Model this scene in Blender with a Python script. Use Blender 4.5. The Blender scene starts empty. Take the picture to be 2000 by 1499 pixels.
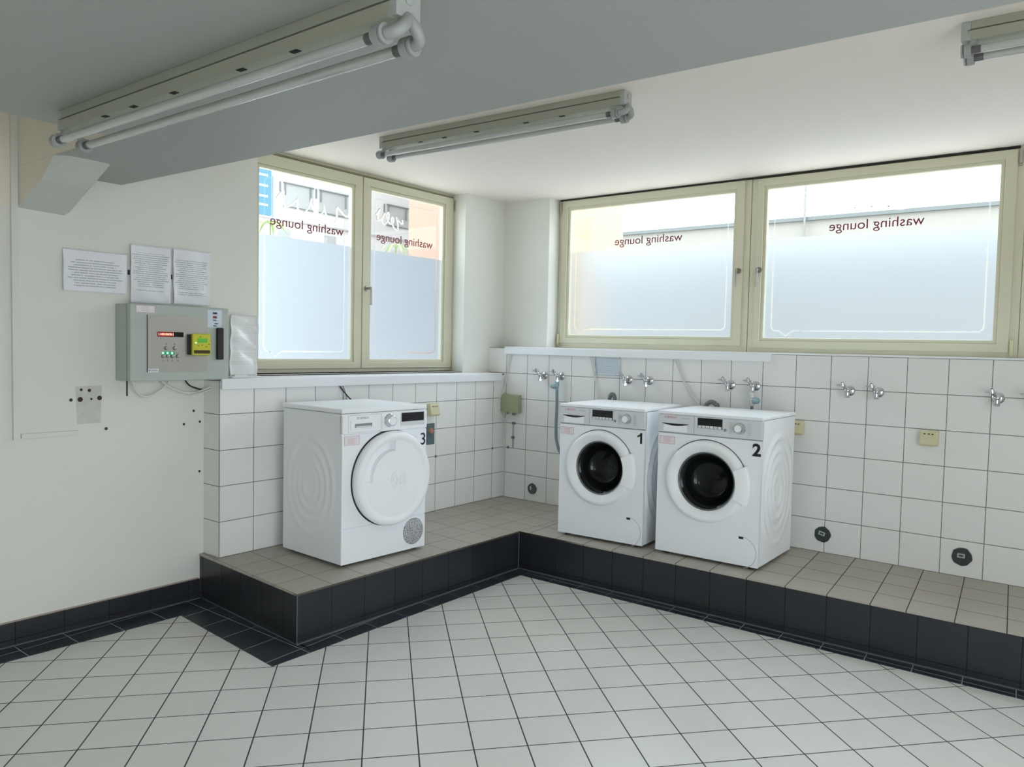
import bpy, bmesh, math, random
from mathutils import Vector, Matrix, Euler
random.seed(7)
SC = bpy.context.scene
COL = SC.collection
PI = math.pi

# ------------------------------------------------------------------ camera
F_PX = 1499.35
cam_d = bpy.data.cameras.new('camera'); cam = bpy.data.objects.new('camera', cam_d); COL.objects.link(cam)
right = Vector((0.79592384, 0.60495929, 0.02301087)); up = Vector((-0.04765912, 0.02472124, 0.99855769)); fwd = Vector((-0.60351789, 0.79587255, -0.04850805))
M = Matrix((right, up, -fwd)).transposed().to_4x4(); M.translation = Vector((3.9272335, -4.7691046, 1.46303684))
cam.matrix_world = M
cam_d.sensor_width = 36.0; cam_d.sensor_fit = 'HORIZONTAL'
cam_d.lens = F_PX / 2000 * 36.0
cam_d.shift_x = -44.86 / 2000; cam_d.shift_y = 1.75 / 2000
cam_d.clip_start = 0.05; cam_d.clip_end = 200
SC.camera = cam

# ------------------------------------------------------------------ world / exposure
w = bpy.data.worlds.new('sky'); SC.world = w; w.use_nodes = True
bg = w.node_tree.nodes['Background']; bg.inputs[0].default_value = (0.88, 0.94, 1.0, 1); bg.inputs[1].default_value = 5.0
SC.view_settings.view_transform = 'Standard'; SC.view_settings.look = 'None'
SC.view_settings.exposure = 0.10; SC.view_settings.gamma = 1.0
SC.view_settings.use_curve_mapping = False
SC.cycles.max_bounces = 12; SC.cycles.diffuse_bounces = 7; SC.cycles.glossy_bounces = 4; SC.cycles.transmission_bounces = 8; SC.cycles.transparent_max_bounces = 12
SC.cycles.use_denoising = True
SC.cycles.sample_clamp_indirect = 6.0

def portal(name, loc, rot, sx, sy):
    l = bpy.data.lights.new(name, 'AREA'); l.shape = 'RECTANGLE'; l.size = sx; l.size_y = sy; l.energy = 1.0
    l.cycles.is_portal = True
    o = bpy.data.objects.new(name, l); COL.objects.link(o); o.location = loc; o.rotation_euler = rot
    return o
portal('daylight_window_left', (-0.40, -1.225, 1.93), (0, -PI/2, 0), 1.5, 1.9)
portal('daylight_window_back', (2.7, 0.40, 2.05), (-PI/2, 0, 0), 5.0, 1.3)
portal('daylight_right', (5.85, -4.1, 1.1), (0, PI/2, 0), 2.0, 3.2)  # portal for an opening added out of view, like the next
portal('daylight_front', (4.7, -6.95, 1.5), (PI/2, 0, 0), 1.0, 1.1)

# ------------------------------------------------------------------ materials
def newmat(name):
    m = bpy.data.materials.new(name); m.use_nodes = True
    return m, m.node_tree, m.node_tree.nodes['Principled BSDF']
_mc = {}
def mat(name, col, rough=0.5, metal=0.0, spec=0.5, noise=0.0, nscale=8.0, bump=0.0, bscale=60.0, emit=None, es=1.0, coat=0.0):
    if name in _mc: return _mc[name]
    m, nt, b = newmat(name)
    b.inputs['Base Color'].default_value = (*col, 1); b.inputs['Roughness'].default_value = rough
    b.inputs['Metallic'].default_value = metal; b.inputs['Specular IOR Level'].default_value = spec
    b.inputs['Coat Weight'].default_value = coat
    if noise > 0:
        tc = nt.nodes.new('ShaderNodeTexCoord'); n = nt.nodes.new('ShaderNodeTexNoise'); n.inputs['Scale'].default_value = nscale; n.inputs['Detail'].default_value = 5
        nt.links.new(tc.outputs['Object'], n.inputs['Vector'])
        mx = nt.nodes.new('ShaderNodeMix'); mx.data_type = 'RGBA'
        mx.inputs['A'].default_value = (*[c*(1-noise) for c in col], 1); mx.inputs['B'].default_value = (*[min(1, c*(1+noise)) for c in col], 1)
        nt.links.new(n.outputs['Fac'], mx.inputs['Factor']); nt.links.new(mx.outputs['Result'], b.inputs['Base Color'])
    if bump > 0:
        tc = nt.nodes.new('ShaderNodeTexCoord'); n = nt.nodes.new('ShaderNodeTexNoise'); n.inputs['Scale'].default_value = bscale; n.inputs['Detail'].default_value = 4
        nt.links.new(tc.outputs['Object'], n.inputs['Vector'])
        bp = nt.nodes.new('ShaderNodeBump'); bp.inputs['Strength'].default_value = bump; bp.inputs['Distance'].default_value = 0.004
        nt.links.new(n.outputs['Fac'], bp.inputs['Height']); nt.links.new(bp.outputs['Normal'], b.inputs['Normal'])
    if emit:
        b.inputs['Emission Color'].default_value = (*emit, 1); b.inputs['Emission Strength'].default_value = es
    _mc[name] = m
    return m

class NB:
    """small expression builder for shader math"""
    def __init__(s, nt): s.nt = nt
    def m(s, op, a, b=None, c=None):
        n = s.nt.nodes.new('ShaderNodeMath'); n.operation = op
        for i, v in enumerate((a, b, c)):
            if v is None: continue
            if isinstance(v, (int, float)): n.inputs[i].default_value = v
            else: s.nt.links.new(v, n.inputs[i])
        return n.outputs[0]
    def dot(s, vec, d):
        n = s.nt.nodes.new('ShaderNodeVectorMath'); n.operation = 'DOT_PRODUCT'; s.nt.links.new(vec, n.inputs[0]); n.inputs[1].default_value = d
        return n.outputs['Value']

def tile_mat(name, col, grout, U, V, W3=None, w=0.004, rough=0.35, var=0.04, spec=0.5, bump=0.35, mott=0.03):
    """U, V = (direction, origin, pitch) or (direction, [line positions])"""
    m, nt, b = newmat(name); nb = NB(nt)
    g = nt.nodes.new('ShaderNodeNewGeometry'); pos = g.outputs['Position']
    ds = []; ids = []
    for A in (U, V, W3):
        if A is None: continue
        u = nb.dot(pos, A[0])
        if isinstance(A[1], list):
            d = None; idn = None
            for p in A[1]:
                e = nb.m('ABSOLUTE', nb.m('SUBTRACT', u, p)); d = e if d is None else nb.m('MINIMUM', d, e)
                s_ = nb.m('GREATER_THAN', u, p); idn = s_ if idn is None else nb.m('ADD', idn, s_)
            ds.append(d); ids.append(idn)
        else:
            x = nb.m('DIVIDE', nb.m('SUBTRACT', u, A[1]), A[2])
            fr = nb.m('FRACT', nb.m('ADD', x, 0.5)); d = nb.m('MULTIPLY', nb.m('ABSOLUTE', nb.m('SUBTRACT', fr, 0.5)), A[2])
            ds.append(d); ids.append(nb.m('FLOOR', x))
    d = ds[0]
    for q in ds[1:]: d = nb.m('MINIMUM', d, q)
    mr = nt.nodes.new('ShaderNodeMapRange'); mr.interpolation_type = 'SMOOTHSTEP'
    mr.inputs['From Min'].default_value = w*0.35; mr.inputs['From Max'].default_value = w*0.75
    nt.links.new(d, mr.inputs['Value']); mask = mr.outputs['Result']
    cb = nt.nodes.new('ShaderNodeCombineXYZ'); nt.links.new(ids[0], cb.inputs[0])
    if len(ids) > 1: nt.links.new(ids[1], cb.inputs[1])
    wn = nt.nodes.new('ShaderNodeTexWhiteNoise'); nt.links.new(cb.outputs[0], wn.inputs['Vector'])
    nz = nt.nodes.new('ShaderNodeTexNoise'); nz.inputs['Scale'].default_value = 9; nz.inputs['Detail'].default_value = 8; nz.inputs['Roughness'].default_value = 0.65
    nt.links.new(pos, nz.inputs['Vector'])
    k = nb.m('ADD', nb.m('MULTIPLY', wn.outputs['Value'], var*2), nb.m('MULTIPLY', nz.outputs['Fac'], mott*2))
    k = nb.m('ADD', k, 1 - var - mott)
    vm = nt.nodes.new('ShaderNodeVectorMath'); vm.operation = 'SCALE'; vm.inputs[0].default_value = col; nt.links.new(k, vm.inputs['Scale'])
    mx = nt.nodes.new('ShaderNodeMix'); mx.data_type = 'RGBA'; mx.inputs['A'].default_value = (*grout, 1)
    nt.links.new(mask, mx.inputs['Factor']); nt.links.new(vm.outputs[0], mx.inputs['B']); nt.links.new(mx.outputs['Result'], b.inputs['Base Color'])
    rr = nb.m('ADD', nb.m('MULTIPLY', nb.m('SUBTRACT', 1.0, mask), 0.8 - rough), rough); nt.links.new(rr, b.inputs['Roughness'])
    b.inputs['Specular IOR Level'].default_value = spec
    bp = nt.nodes.new('ShaderNodeBump'); bp.inputs['Strength'].default_value = bump; bp.inputs['Distance'].default_value = 0.003
    nt.links.new(mask, bp.inputs['Height']); nt.links.new(bp.outputs['Normal'], b.inputs['Normal'])
    return m

# colours
PLASTER = mat('white_plaster', (0.77, 0.77, 0.715), 0.62, noise=0.03, nscale=1.6, bump=0.25, bscale=45)
PLASTER_WARMLIT = mat('warm_lit_plaster', (0.80, 0.76, 0.66), 0.6, noise=0.03, nscale=2, bump=0.2, bscale=45)  # white plaster with warm reflected light painted into its colour
CEIL = mat('ceiling_paint', (0.86, 0.80, 0.73), 0.7, noise=0.015, nscale=1.2, bump=0.12, bscale=40)
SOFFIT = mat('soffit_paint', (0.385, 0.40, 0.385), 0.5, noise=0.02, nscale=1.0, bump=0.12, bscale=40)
FRAME = mat('cream_lacquer', (0.66, 0.635, 0.48), 0.38, noise=0.02, nscale=5)
GAP = mat('dark_gap', (0.02, 0.02, 0.015), 0.8)
WHITE = mat('white_enamel', (0.89, 0.92, 0.95), 0.18, spec=0.5, noise=0.008, nscale=3)
WHITE_PL = mat('white_plastic', (0.92, 0.94, 0.96), 0.33)
FASCIA = mat('fascia_plastic', (0.70, 0.72, 0.74), 0.35)
GREYP = mat('grey_plastic', (0.28, 0.29, 0.30), 0.45)
BLACK = mat('black_gloss', (0.006, 0.006, 0.008), 0.12)
BLACKM = mat('black_matt', (0.012, 0.012, 0.014), 0.55)
CHROME = mat('chrome', (0.62, 0.64, 0.66), 0.14, metal=1.0)
NICKEL = mat('worn_nickel', (0.42, 0.40, 0.36), 0.28, metal=1.0)
STEEL = mat('brushed_steel', (0.46, 0.44, 0.40), 0.42, metal=0.85, noise=0.08, nscale=6)
DRUM = mat('drum_steel', (0.20, 0.21, 0.22), 0.35, metal=1.0)
SILL = mat('sill_white', (0.84, 0.86, 0.88), 0.35, noise=0.01)
CREAMP = mat('cream_plastic', (0.66, 0.62, 0.40), 0.4)
GREENP = mat('olive_plastic', (0.37, 0.40, 0.25), 0.5, noise=0.05, nscale=12)
CABLEW = mat('white_cable', (0.72, 0.72, 0.68), 0.5)
CABLEB = mat('black_cable', (0.02, 0.02, 0.02), 0.5)
HOSEG = mat('grey_hose', (0.18, 0.19, 0.19), 0.5)
LAMPB = mat('lamp_housing', (0.40, 0.41, 0.33), 0.4, noise=0.03, nscale=6)
LAMPE = mat('lamp_endcap', (0.44, 0.46, 0.44), 0.45)
HOLDER = mat('lamp_holder', (0.36, 0.38, 0.37), 0.45)
TUBE = mat('unlit_tube', (0.50, 0.51, 0.50), 0.06, spec=0.9, coat=1.0)
BOXG = mat('cabinet_grey_green', (0.45, 0.50, 0.46), 0.42, noise=0.01)
INKRED = mat('red_print', (0.55, 0.13, 0.14), 0.5)
INKPALE = mat('pale_sticker', (0.78, 0.77, 0.80), 0.45)
INK = mat('black_print', (0.01, 0.01, 0.012), 0.4)
LETTER = mat('maroon_lettering', (0.22, 0.012, 0.03), 0.5)
HOLE = mat('hole_brown', (0.05, 0.035, 0.03), 0.9)
YELLOW = mat('yellow_plastic', (0.62, 0.60, 0.03), 0.35)
LCD = mat('green_lcd', (0.05, 0.22, 0.03), 0.3, emit=(0.10, 0.55, 0.05), es=0.35)
LED = mat('red_led', (0.3, 0.0, 0.0), 0.4, emit=(1.0, 0.30, 0.22), es=4.0)
LEDBG = mat('red_display_glow', (0.10, 0.0, 0.0), 0.3, emit=(0.6, 0.01, 0.01), es=0.30)
LEDG = mat('green_led', (0.1, 0.5, 0.3), 0.4, emit=(0.35, 1.0, 0.6), es=2.0)
LEDGD = mat('green_glow_plate', (0.03, 0.28, 0.13), 0.4, emit=(0.02, 0.4, 0.15), es=0.3)

# ------------------------------------------------------------------ mesh helpers
class MB:
    def __init__(s): s.bm = bmesh.new()
    def face(s, vs, mi=0):
        f = s.bm.faces.new([s.bm.verts.new(v) for v in vs]); f.material_index = mi; return f
    def box(s, a, b, mi=0):
        x0, y0, z0 = [min(p, q) for p, q in zip(a, b)]; x1, y1, z1 = [max(p, q) for p, q in zip(a, b)]
        v = [s.bm.verts.new(p) for p in ((x0,y0,z0),(x1,y0,z0),(x1,y1,z0),(x0,y1,z0),(x0,y0,z1),(x1,y0,z1),(x1,y1,z1),(x0,y1,z1))]
        for q in ((0,3,2,1),(4,5,6,7),(0,1,5,4),(1,2,6,5),(2,3,7,6),(3,0,4,7)):
            f = s.bm.faces.new([v[i] for i in q]); f.material_index = mi
        return s
    def prism(s, poly, axis, a, b, mi=0):
        """poly: list of 2D points in the two other axes (cyclic order x,y,z without axis)"""
        def P(p, t):
            if axis == 0: return (t, p[0], p[1])
            if axis == 1: return (p[0], t, p[1])
            return (p[0], p[1], t)
        A = [s.bm.verts.new(P(p, a)) for p in poly]; B = [s.bm.verts.new(P(p, b)) for p in poly]; n = len(poly)
        fs = [s.bm.faces.new(A), s.bm.faces.new(B[::-1])]
        for i in range(n): fs.append(s.bm.faces.new([A[i], B[i], B[(i+1) % n], A[(i+1) % n]]))
        for f in fs: f.material_index = mi
        return s
    def cyl(s, p, q, r, r2=None, n=24, mi=0, cap=True):
        p = Vector(p); q = Vector(q); r2 = r if r2 is None else r2
        d = (q-p).normalized(); a = d.orthogonal().normalized(); b = d.cross(a)
        A = [s.bm.verts.new(p+(a*math.cos(t)+b*math.sin(t))*r) for t in [2*PI*i/n for i in range(n)]]
        B = [s.bm.verts.new(q+(a*math.cos(t)+b*math.sin(t))*r2) for t in [2*PI*i/n for i in range(n)]]
        for i in range(n):
            f = s.bm.faces.new([A[i], A[(i+1)%n], B[(i+1)%n], B[i]]); f.material_index = mi
        if cap:
            s.bm.faces.new(A[::-1]).material_index = mi; s.bm.faces.new(B).material_index = mi
        return s
    def lathe(s, prof, c=(0,0,0), axis='y', n=64, a0=0.0, a1=2*PI, mi=0, closed=False):
        """prof: (radius, position along axis)"""
        full = abs(a1-a0-2*PI) < 1e-6; cnt = n if full else n+1
        rings = []
        for r, h in prof:
            ring = []
            for i in range(cnt):
                t = a0 + (a1-a0)*i/n; u, v = r*math.cos(t), r*math.sin(t)
                P = {'y': (u, h, v), 'z': (u, v, h), 'x': (h, u, v)}[axis]
                ring.append(s.bm.verts.new((c[0]+P[0], c[1]+P[1], c[2]+P[2])))
            rings.append(ring)
        pr = list(zip(rings[:-1], rings[1:]))
        if closed: pr.append((rings[-1], rings[0]))
        for A, B in pr:
            for i in range(n if full else n):
                j = (i+1) % cnt
                if not full and i == n: continue
                try: s.bm.faces.new([A[i], A[j], B[j], B[i]]).material_index = mi
                except ValueError: pass
        if not full and closed:
            s.bm.faces.new([R[0] for R in rings]).material_index = mi
            s.bm.faces.new([R[-1] for R in rings][::-1]).material_index = mi
        return s
    def tube(s, pts, r, n=10, mi=0, smooth=4):
        P = [Vector(p) for p in pts]
        if smooth and len(P) > 2:
            Q = []
            for i in range(len(P)-1):
                p0 = P[max(i-1,0)]; p1 = P[i]; p2 = P[i+1]; p3 = P[min(i+2,len(P)-1)]
                for k in range(smooth):
                    t = k/smooth
                    Q.append(0.5*((2*p1)+(p2-p0)*t+(2*p0-5*p1+4*p2-p3)*t*t+(3*p1-p0-3*p2+p3)*t**3))
            Q.append(P[-1]); P = Q
        a = None; prev = None
        for i, p in enumerate(P):
            d = (P[min(i+1,len(P)-1)]-P[max(i-1,0)]).normalized()
            a = d.orthogonal().normalized() if a is None else (a - d*a.dot(d)).normalized()
            b = d.cross(a)
            ring = [s.bm.verts.new(p+(a*math.cos(2*PI*k/n)+b*math.sin(2*PI*k/n))*r) for k in range(n)]
            if prev:
                for k in range(n): s.bm.faces.new([prev[k], prev[(k+1)%n], ring[(k+1)%n], ring[k]]).material_index = mi
            else: s.bm.faces.new(ring[::-1]).material_index = mi
            prev = ring
        s.bm.faces.new(prev).material_index = mi
        return s
    def ellipse_ball(s, c, r, mi=0):
        ret = bmesh.ops.create_uvsphere(s.bm, u_segments=20, v_segments=12, radius=1.0)
        for v in ret['verts']: v.co = Vector((c[0]+v.co.x*r[0], c[1]+v.co.y*r[1], c[2]+v.co.z*r[2]))
        return s
    def build(s, name, mats, parent=None, smooth=False, bevel=0.0, segs=2, norm=True, loc=None):
        if norm: bmesh.ops.recalc_face_normals(s.bm, faces=s.bm.faces)
        me = bpy.data.meshes.new(name); s.bm.to_mesh(me); s.bm.free()
        for m in (mats if isinstance(mats, (list, tuple)) else [mats]): me.materials.append(m)
        if smooth:
            for p in me.polygons: p.use_smooth = True
            me.set_sharp_from_angle(angle=math.radians(38))
        o = bpy.data.objects.new(name, me); COL.objects.link(o)
        if parent: o.parent = parent
        if loc: o.location = loc
        if bevel > 0:
            b = o.modifiers.new('bevel', 'BEVEL'); b.width = bevel; b.segments = segs; b.limit_method = 'ANGLE'; b.angle_limit = math.radians(50)
        return o

def struct(o): o['kind'] = 'structure'; return o
def tag(o, label, cat, group=None):
    o['label'] = label; o['category'] = cat
    if group: o['group'] = group
    return o
def thing(name, label, cat, loc=(0,0,0), rz=0.0, group=None):
    o = bpy.data.objects.new(name, None); COL.objects.link(o); o.location = loc; o.rotation_euler = (0,0,rz); o.empty_display_size = 0.05
    return tag(o, label, cat, group)
def dup(root, loc, rz=None, label=None, scale=None):
    r = root.copy(); COL.objects.link(r); r.location = loc
    if rz is not None: r.rotation_euler = (0,0,rz)
    if scale: r.scale = scale
    if label: r['label'] = label
    for ch in list(root.children):
        c = ch.copy(); COL.objects.link(c); c.parent = r
        for g in list(ch.children):
            d = g.copy(); COL.objects.link(d); d.parent = c
    return r
def text(name, s, size, m, X, Y, origin, parent=None, ext=0.0008, align='LEFT', width=None, bold=0.0):
    """lettering; X, Y = reading and upward directions; origin = baseline start"""
    cu = bpy.data.curves.new('t', 'FONT'); cu.body = s; cu.size = size; cu.extrude = ext; cu.align_x = align; cu.offset = bold
    t = bpy.data.objects.new('t', cu); COL.objects.link(t)
    dg = bpy.context.evaluated_depsgraph_get(); me = bpy.data.meshes.new_from_object(t.evaluated_get(dg))
    bpy.data.objects.remove(t); bpy.data.curves.remove(cu)
    if width:
        xs = [v.co.x for v in me.vertices]; k = width/(max(xs)-min(xs)); x0 = min(xs)
        for v in me.vertices: v.co.x = (v.co.x-x0)*k
    X = Vector(X); Y = Vector(Y); Z = X.cross(Y); O = Vector(origin)
    for v in me.vertices: v.co = O + X*v.co.x + Y*v.co.y + Z*v.co.z
    me.name = name; me.materials.clear(); me.materials.append(m)
    o = bpy.data.objects.new(name, me); COL.objects.link(o)
    if parent: o.parent = parent
    return o

# ================================================================== SETTING
WLX = -0.16; WBY = 0.15; HP = 0.2514; ZC = 2.64; ZS = 2.24
XR = 5.7; YF = -6.8
edge = lambda x: -2.906 + (x+0.17)*0.034      # far edge of the low soffit
# floor -----------------------------------------------------------------
th = math.radians(48.35)
FT = 0.198
d1 = (math.cos(th), math.sin(th), 0); d2 = (-math.sin(th), math.cos(th), 0)
o1 = 0.743*d1[0]-3.338*d1[1]; o2 = 0.743*d2[0]-3.338*d2[1]
FLOOR = tile_mat('floor_tiles', (0.75, 0.745, 0.71), (0.030, 0.034, 0.04), (d1, o1, FT), (d2, o2, 0.2105), w=0.0046, rough=0.30, var=0.03, mott=0.05)
struct(MB().box((WLX-0.2, YF-0.2, -0.2), (XR+0.2, 0.35, 0.0)).build('floor', FLOOR))
# dark border strip lying flush around the platform and along the left wall
DARKS = tile_mat('dark_border_tiles', (0.026, 0.031, 0.042), (0.30, 0.32, 0.34), ((1,0.09,0), 2.603-0.075, 0.207), ((0,1,0), -2.358, 0.2105), w=0.004, rough=0.33, var=0.10, mott=0.1)
DARKP = tile_mat('dark_skirting_tiles', (0.019, 0.021, 0.027), (0.003, 0.003, 0.003), ((1,0,0), 2.603, 0.2095), ((0,1,0), -2.345, 0.2115), ((0,0,1), [0.034]), w=0.0045, rough=0.36, var=0.12, mott=0.1)
PLX, PLY = 0.846, -0.838; YE0, YE1 = -2.486, -2.556     # platform edges; left end slants slightly
b = MB(); z = 0.003
poly = [(WLX, YF), (0.003-0.02, YF), (0.044, -2.70), (0.965, -2.768), (0.945, -0.962), (XR, -0.905), (XR, PLY+0.02), (PLX-0.02, PLY+0.02), (PLX-0.02, -2.40), (WLX, -2.40)]
# split into quads so that it stays planar and simple
def slab(mb, P, z0, z1):
    mb.prism(P, 2, z0, z1)
slab(b, [(WLX, YF), (-0.017, YF), (0.044, -2.70), (WLX, -2.70)], 0.0, z)
slab(b, [(WLX, -2.70), (0.044, -2.70), (0.965, -2.768), (0.963, -2.54), (WLX, -2.45)], 0.0, z)
slab(b, [(PLX-0.03, -2.545), (0.963, -2.54), (0.943, -0.94), (0.943, -0.82), (PLX-0.03, -0.82)], 0.0, z)
slab(b, [(0.943, -0.94), (XR, -0.900), (XR, -0.82), (0.943, -0.82)], 0.0, z)
struct(b.build('trim_1', DARKS))
# platform core with dark risers
P_out = [(WLX, YE0+0.004), (PLX-0.006, YE1+0.006), (PLX-0.006, PLY+0.006), (XR, PLY+0.03), (XR, WBY), (WLX, WBY)]
b = MB(); b.prism(P_out, 2, 0.0, HP-0.009)
struct(b.build('platform', DARKP))
PT_C = (0.43, 0.395, 0.34); PT_G = (0.10, 0.085, 0.06)
PT_GR = (0.045, 0.035, 0.02)
PT_L = tile_mat('platform_tiles', PT_C, PT_G, ((1,0,0), 0.845, 0.2085), ((0.085,1,0), -2.272, 0.2105), w=0.0032, rough=0.42, var=0.04, mott=0.05)
PT_R = tile_mat('platform_tiles_long', PT_C, PT_GR, ((1,0.0916,0), [2.527-0.2095*k for k in range(8,0,-1)]+[2.527,2.738,2.944,3.105,3.310,3.516,3.725,3.93,4.14,4.35,4.56]), ((0,1,0), -0.838, 0.2095), w=0.0042, rough=0.42, var=0.04, mott=0.05)
b = MB()
b.prism([(WLX, YE0), (PLX, YE1), (PLX, PLY), (PLX, WBY), (WLX, WBY)], 2, HP-0.009, HP, 0)
b.prism([(PLX, PLY), (XR, PLY+0.024), (XR, WBY), (PLX, WBY)], 2, HP-0.009, HP, 1)
struct(b.build('platform_top', [PT_L, PT_R]))
# pale sealant lines at the riser foot
SEAL = mat('sealant', (0.10, 0.12, 0.135), 0.5)
b = MB()
b.box((PLX-0.008, YE1, 0.003), (PLX+0.003, PLY, 0.009)); b.prism([(PLX, PLY-0.004), (XR, PLY+0.018), (XR, PLY+0.03), (PLX, PLY+0.008)], 2, 0.003, 0.008)
b.prism([(WLX, YE0-0.002), (PLX-0.002, YE1), (PLX-0.002, YE1+0.008), (WLX, YE0+0.008)], 2, 0.003, 0.007)
b.cyl((PLX-0.004, PLY+0.002, 0.004), (PLX-0.004, PLY+0.002, HP-0.01), 0.003, n=8)
b.cyl((PLX-0.006, YE1+0.006, 0.004), (PLX-0.006, YE1+0.006, HP-0.01), 0.0025, n=8)
struct(b.build('trim_2', SEAL))

# left wall ---------------------------------------------------------------
WT = 0.25; WIN_L = (-2.13, -0.32, 1.262)
b = MB()
b.box((WLX-WT, YF, 0), (WLX, WIN_L[0], ZC+0.1)); b.box((WLX-WT, WIN_L[0], 0), (WLX, WIN_L[1], WIN_L[2])); b.box((WLX-WT, WIN_L[1], 0), (WLX, WBY+0.3, ZC+0.1))
struct(b.build('wall_left', PLASTER))
# back wall (row of windows)
WIN_B = (0.305, 5.40, 1.462)
b = MB()
b.box((WLX, WBY, 0), (WIN_B[0], WBY+WT, ZC+0.1)); b.box((WIN_B[0], WBY, 0), (WIN_B[1], WBY+WT, WIN_B[2])); b.box((WIN_B[1], WBY, 0), (XR+0.2, WBY+WT, ZC+0.1))
struct(b.build('wall_back', PLASTER))
# tiled wainscots in front of both walls
WTC = (0.83, 0.83, 0.81); WTG = (0.16, 0.155, 0.15)
TW_L = tile_mat('wall_tiles_left', WTC, WTG, ((0,1,0), -0.1341, 0.2113), ((0,0,1), HP, 0.2), w=0.0036, rough=0.16, var=0.02, mott=0.012, bump=0.3)
TW_LE = tile_mat('wall_tiles_end', WTC, WTG, ((1,0,0), [-0.19, 0.0]), ((0,0,1), HP, 0.2), w=0.0036, rough=0.16, var=0.02, mott=0.012)
TW_B = tile_mat('wall_tiles_back', WTC, WTG, ((1,0,0), [0.021]+[0.2318+0.2108*k for k in range(-1, 28) if k >= 0]), ((0,0,1), HP, 0.2), w=0.0036, rough=0.16, var=0.02, mott=0.012, bump=0.3)
b = MB(); b.box((WLX, -2.461, HP), (0.0, 0.0, 1.235), 0)
for f in b.bm.faces:
    if abs(f.calc_center_median().y+2.461) < 1e-3: f.material_index = 1
struct(b.build('wall_tiled_left', [TW_L, TW_LE]))
b = MB(); b.box((0.0, 0.0, HP), (XR, WBY, 1.452)); b.box((-0.187, 0.0, 1.235), (0.0, WBY, 1.452))
struct(b.build('wall_tiled_back', TW_B))
# sills
b = MB(); b.box((WLX-0.16, -2.44, 1.236), (0.018, -0.055, 1.250)); b.box((0.004, -2.455, 1.190), (0.022, -0.055, 1.248)); b.box((WLX-0.16, -2.128, 1.25), (WLX, -0.322, 1.262))
o = struct(b.build('trim_3', SILL, bevel=0.003))
b = MB(); b.box((-0.187, -0.052, 1.236), (0.0, -0.002, 1.243))
struct(b.build('trim_4', mat('brown_tile_edge', (0.22, 0.15, 0.10), 0.6)))
b = MB(); b.box((0.02, -0.034, 1.404), (2.182, 0.0, 1.452)); b.box((0.0, -0.004, 1.452), (XR, WBY+0.12, 1.463))
struct(b.build('trim_5', SILL, bevel=0.002))
# right and front (behind the camera) walls; their unseen openings are added to bring in fill daylight
b = MB()
b.box((XR, YF, 0), (XR+WT, -5.7, ZC)); b.box((XR, -2.5, 0), (XR+WT, WBY, ZC)); b.box((XR, -5.7, 0), (XR+WT, -2.5, 0.1)); b.box((XR, -5.7, 2.1), (XR+WT, -2.5, ZC))
struct(b.build('wall_right', PLASTER))
b = MB()
b.box((WLX, YF-WT, 0), (4.2, YF, ZC)); b.box((5.2, YF-WT, 0), (XR+WT, YF, ZC)); b.box((4.2, YF-WT, 2.05), (5.2, YF, ZC)); b.box((4.2, YF-WT, 0), (5.2, YF, 0.95))
struct(b.build('wall_front', PLASTER))
# ceiling: high slab by the windows, low soffit over the rest with an open recess at the left wall
YR = -3.372; XN = 0.785
b = MB(); b.box((WLX-WT, YF-WT, ZC), (XR+WT, WBY+WT, ZC+0.15))
struct(b.build('ceiling', CEIL))
b = MB()
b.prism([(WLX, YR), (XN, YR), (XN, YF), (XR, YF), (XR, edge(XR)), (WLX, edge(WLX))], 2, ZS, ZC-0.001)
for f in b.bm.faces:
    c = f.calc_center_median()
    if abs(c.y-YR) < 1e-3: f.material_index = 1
struct(b.build('ceiling_soffit', [SOFFIT, PLASTER_WARMLIT]))
# thin sheet carrying the warm bounce light painted onto the recess wall
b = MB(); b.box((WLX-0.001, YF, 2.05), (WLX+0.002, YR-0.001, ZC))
struct(b.build('wall_upper_left', PLASTER_WARMLIT))
# corbel under the beam end
b = MB(); bm = b.bm
V = lambda *p: bm.verts.new(p)
A0 = V(WLX, -3.371, 2.054); A1 = V(WLX, -3.175, 2.046); B0 = V(0.117, -3.371, 2.152); B1 = V(0.125, -3.185, 2.140)
C0 = V(0.245, -3.371, ZS); C0b = V(0.294, -3.325, ZS); C1 = V(0.290, -3.175, ZS)
D0 = V(WLX, -3.371, ZS); D1 = V(WLX, -3.150, ZS); E1 = V(0.135, -3.163, 2.165); A2 = V(WLX, -3.150, 2.065); C2 = V(0.270, -3.150, ZS)
F = bm.faces.new
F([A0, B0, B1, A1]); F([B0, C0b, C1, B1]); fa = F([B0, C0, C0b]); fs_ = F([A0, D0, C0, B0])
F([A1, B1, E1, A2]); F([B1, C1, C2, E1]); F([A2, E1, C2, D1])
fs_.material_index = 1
struct(b.build('corbel', [mat('corbel_paint', (0.60, 0.62, 0.59), 0.55, noise=0.02), PLASTER_WARMLIT]))
# baseboard left
b = MB(); b.box((WLX, YF, 0.003), (WLX+0.018, YE0-0.006, 0.113))
struct(b.build('baseboard_left', DARKP))
b = MB(); b.box((WLX, YF, 0.113), (WLX+0.006, YE0-0.01, 0.119))
struct(b.build('trim_6', mat('grimy_sealant', (0.45, 0.36, 0.30), 0.7)))
b = MB(); b.prism([(WLX+0.016, YF), (WLX+0.024, YF), (WLX+0.024, YE0-0.01), (WLX+0.016, YE0-0.01)], 2, 0.003, 0.008)
struct(b.build('trim_7', SEAL))

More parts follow.
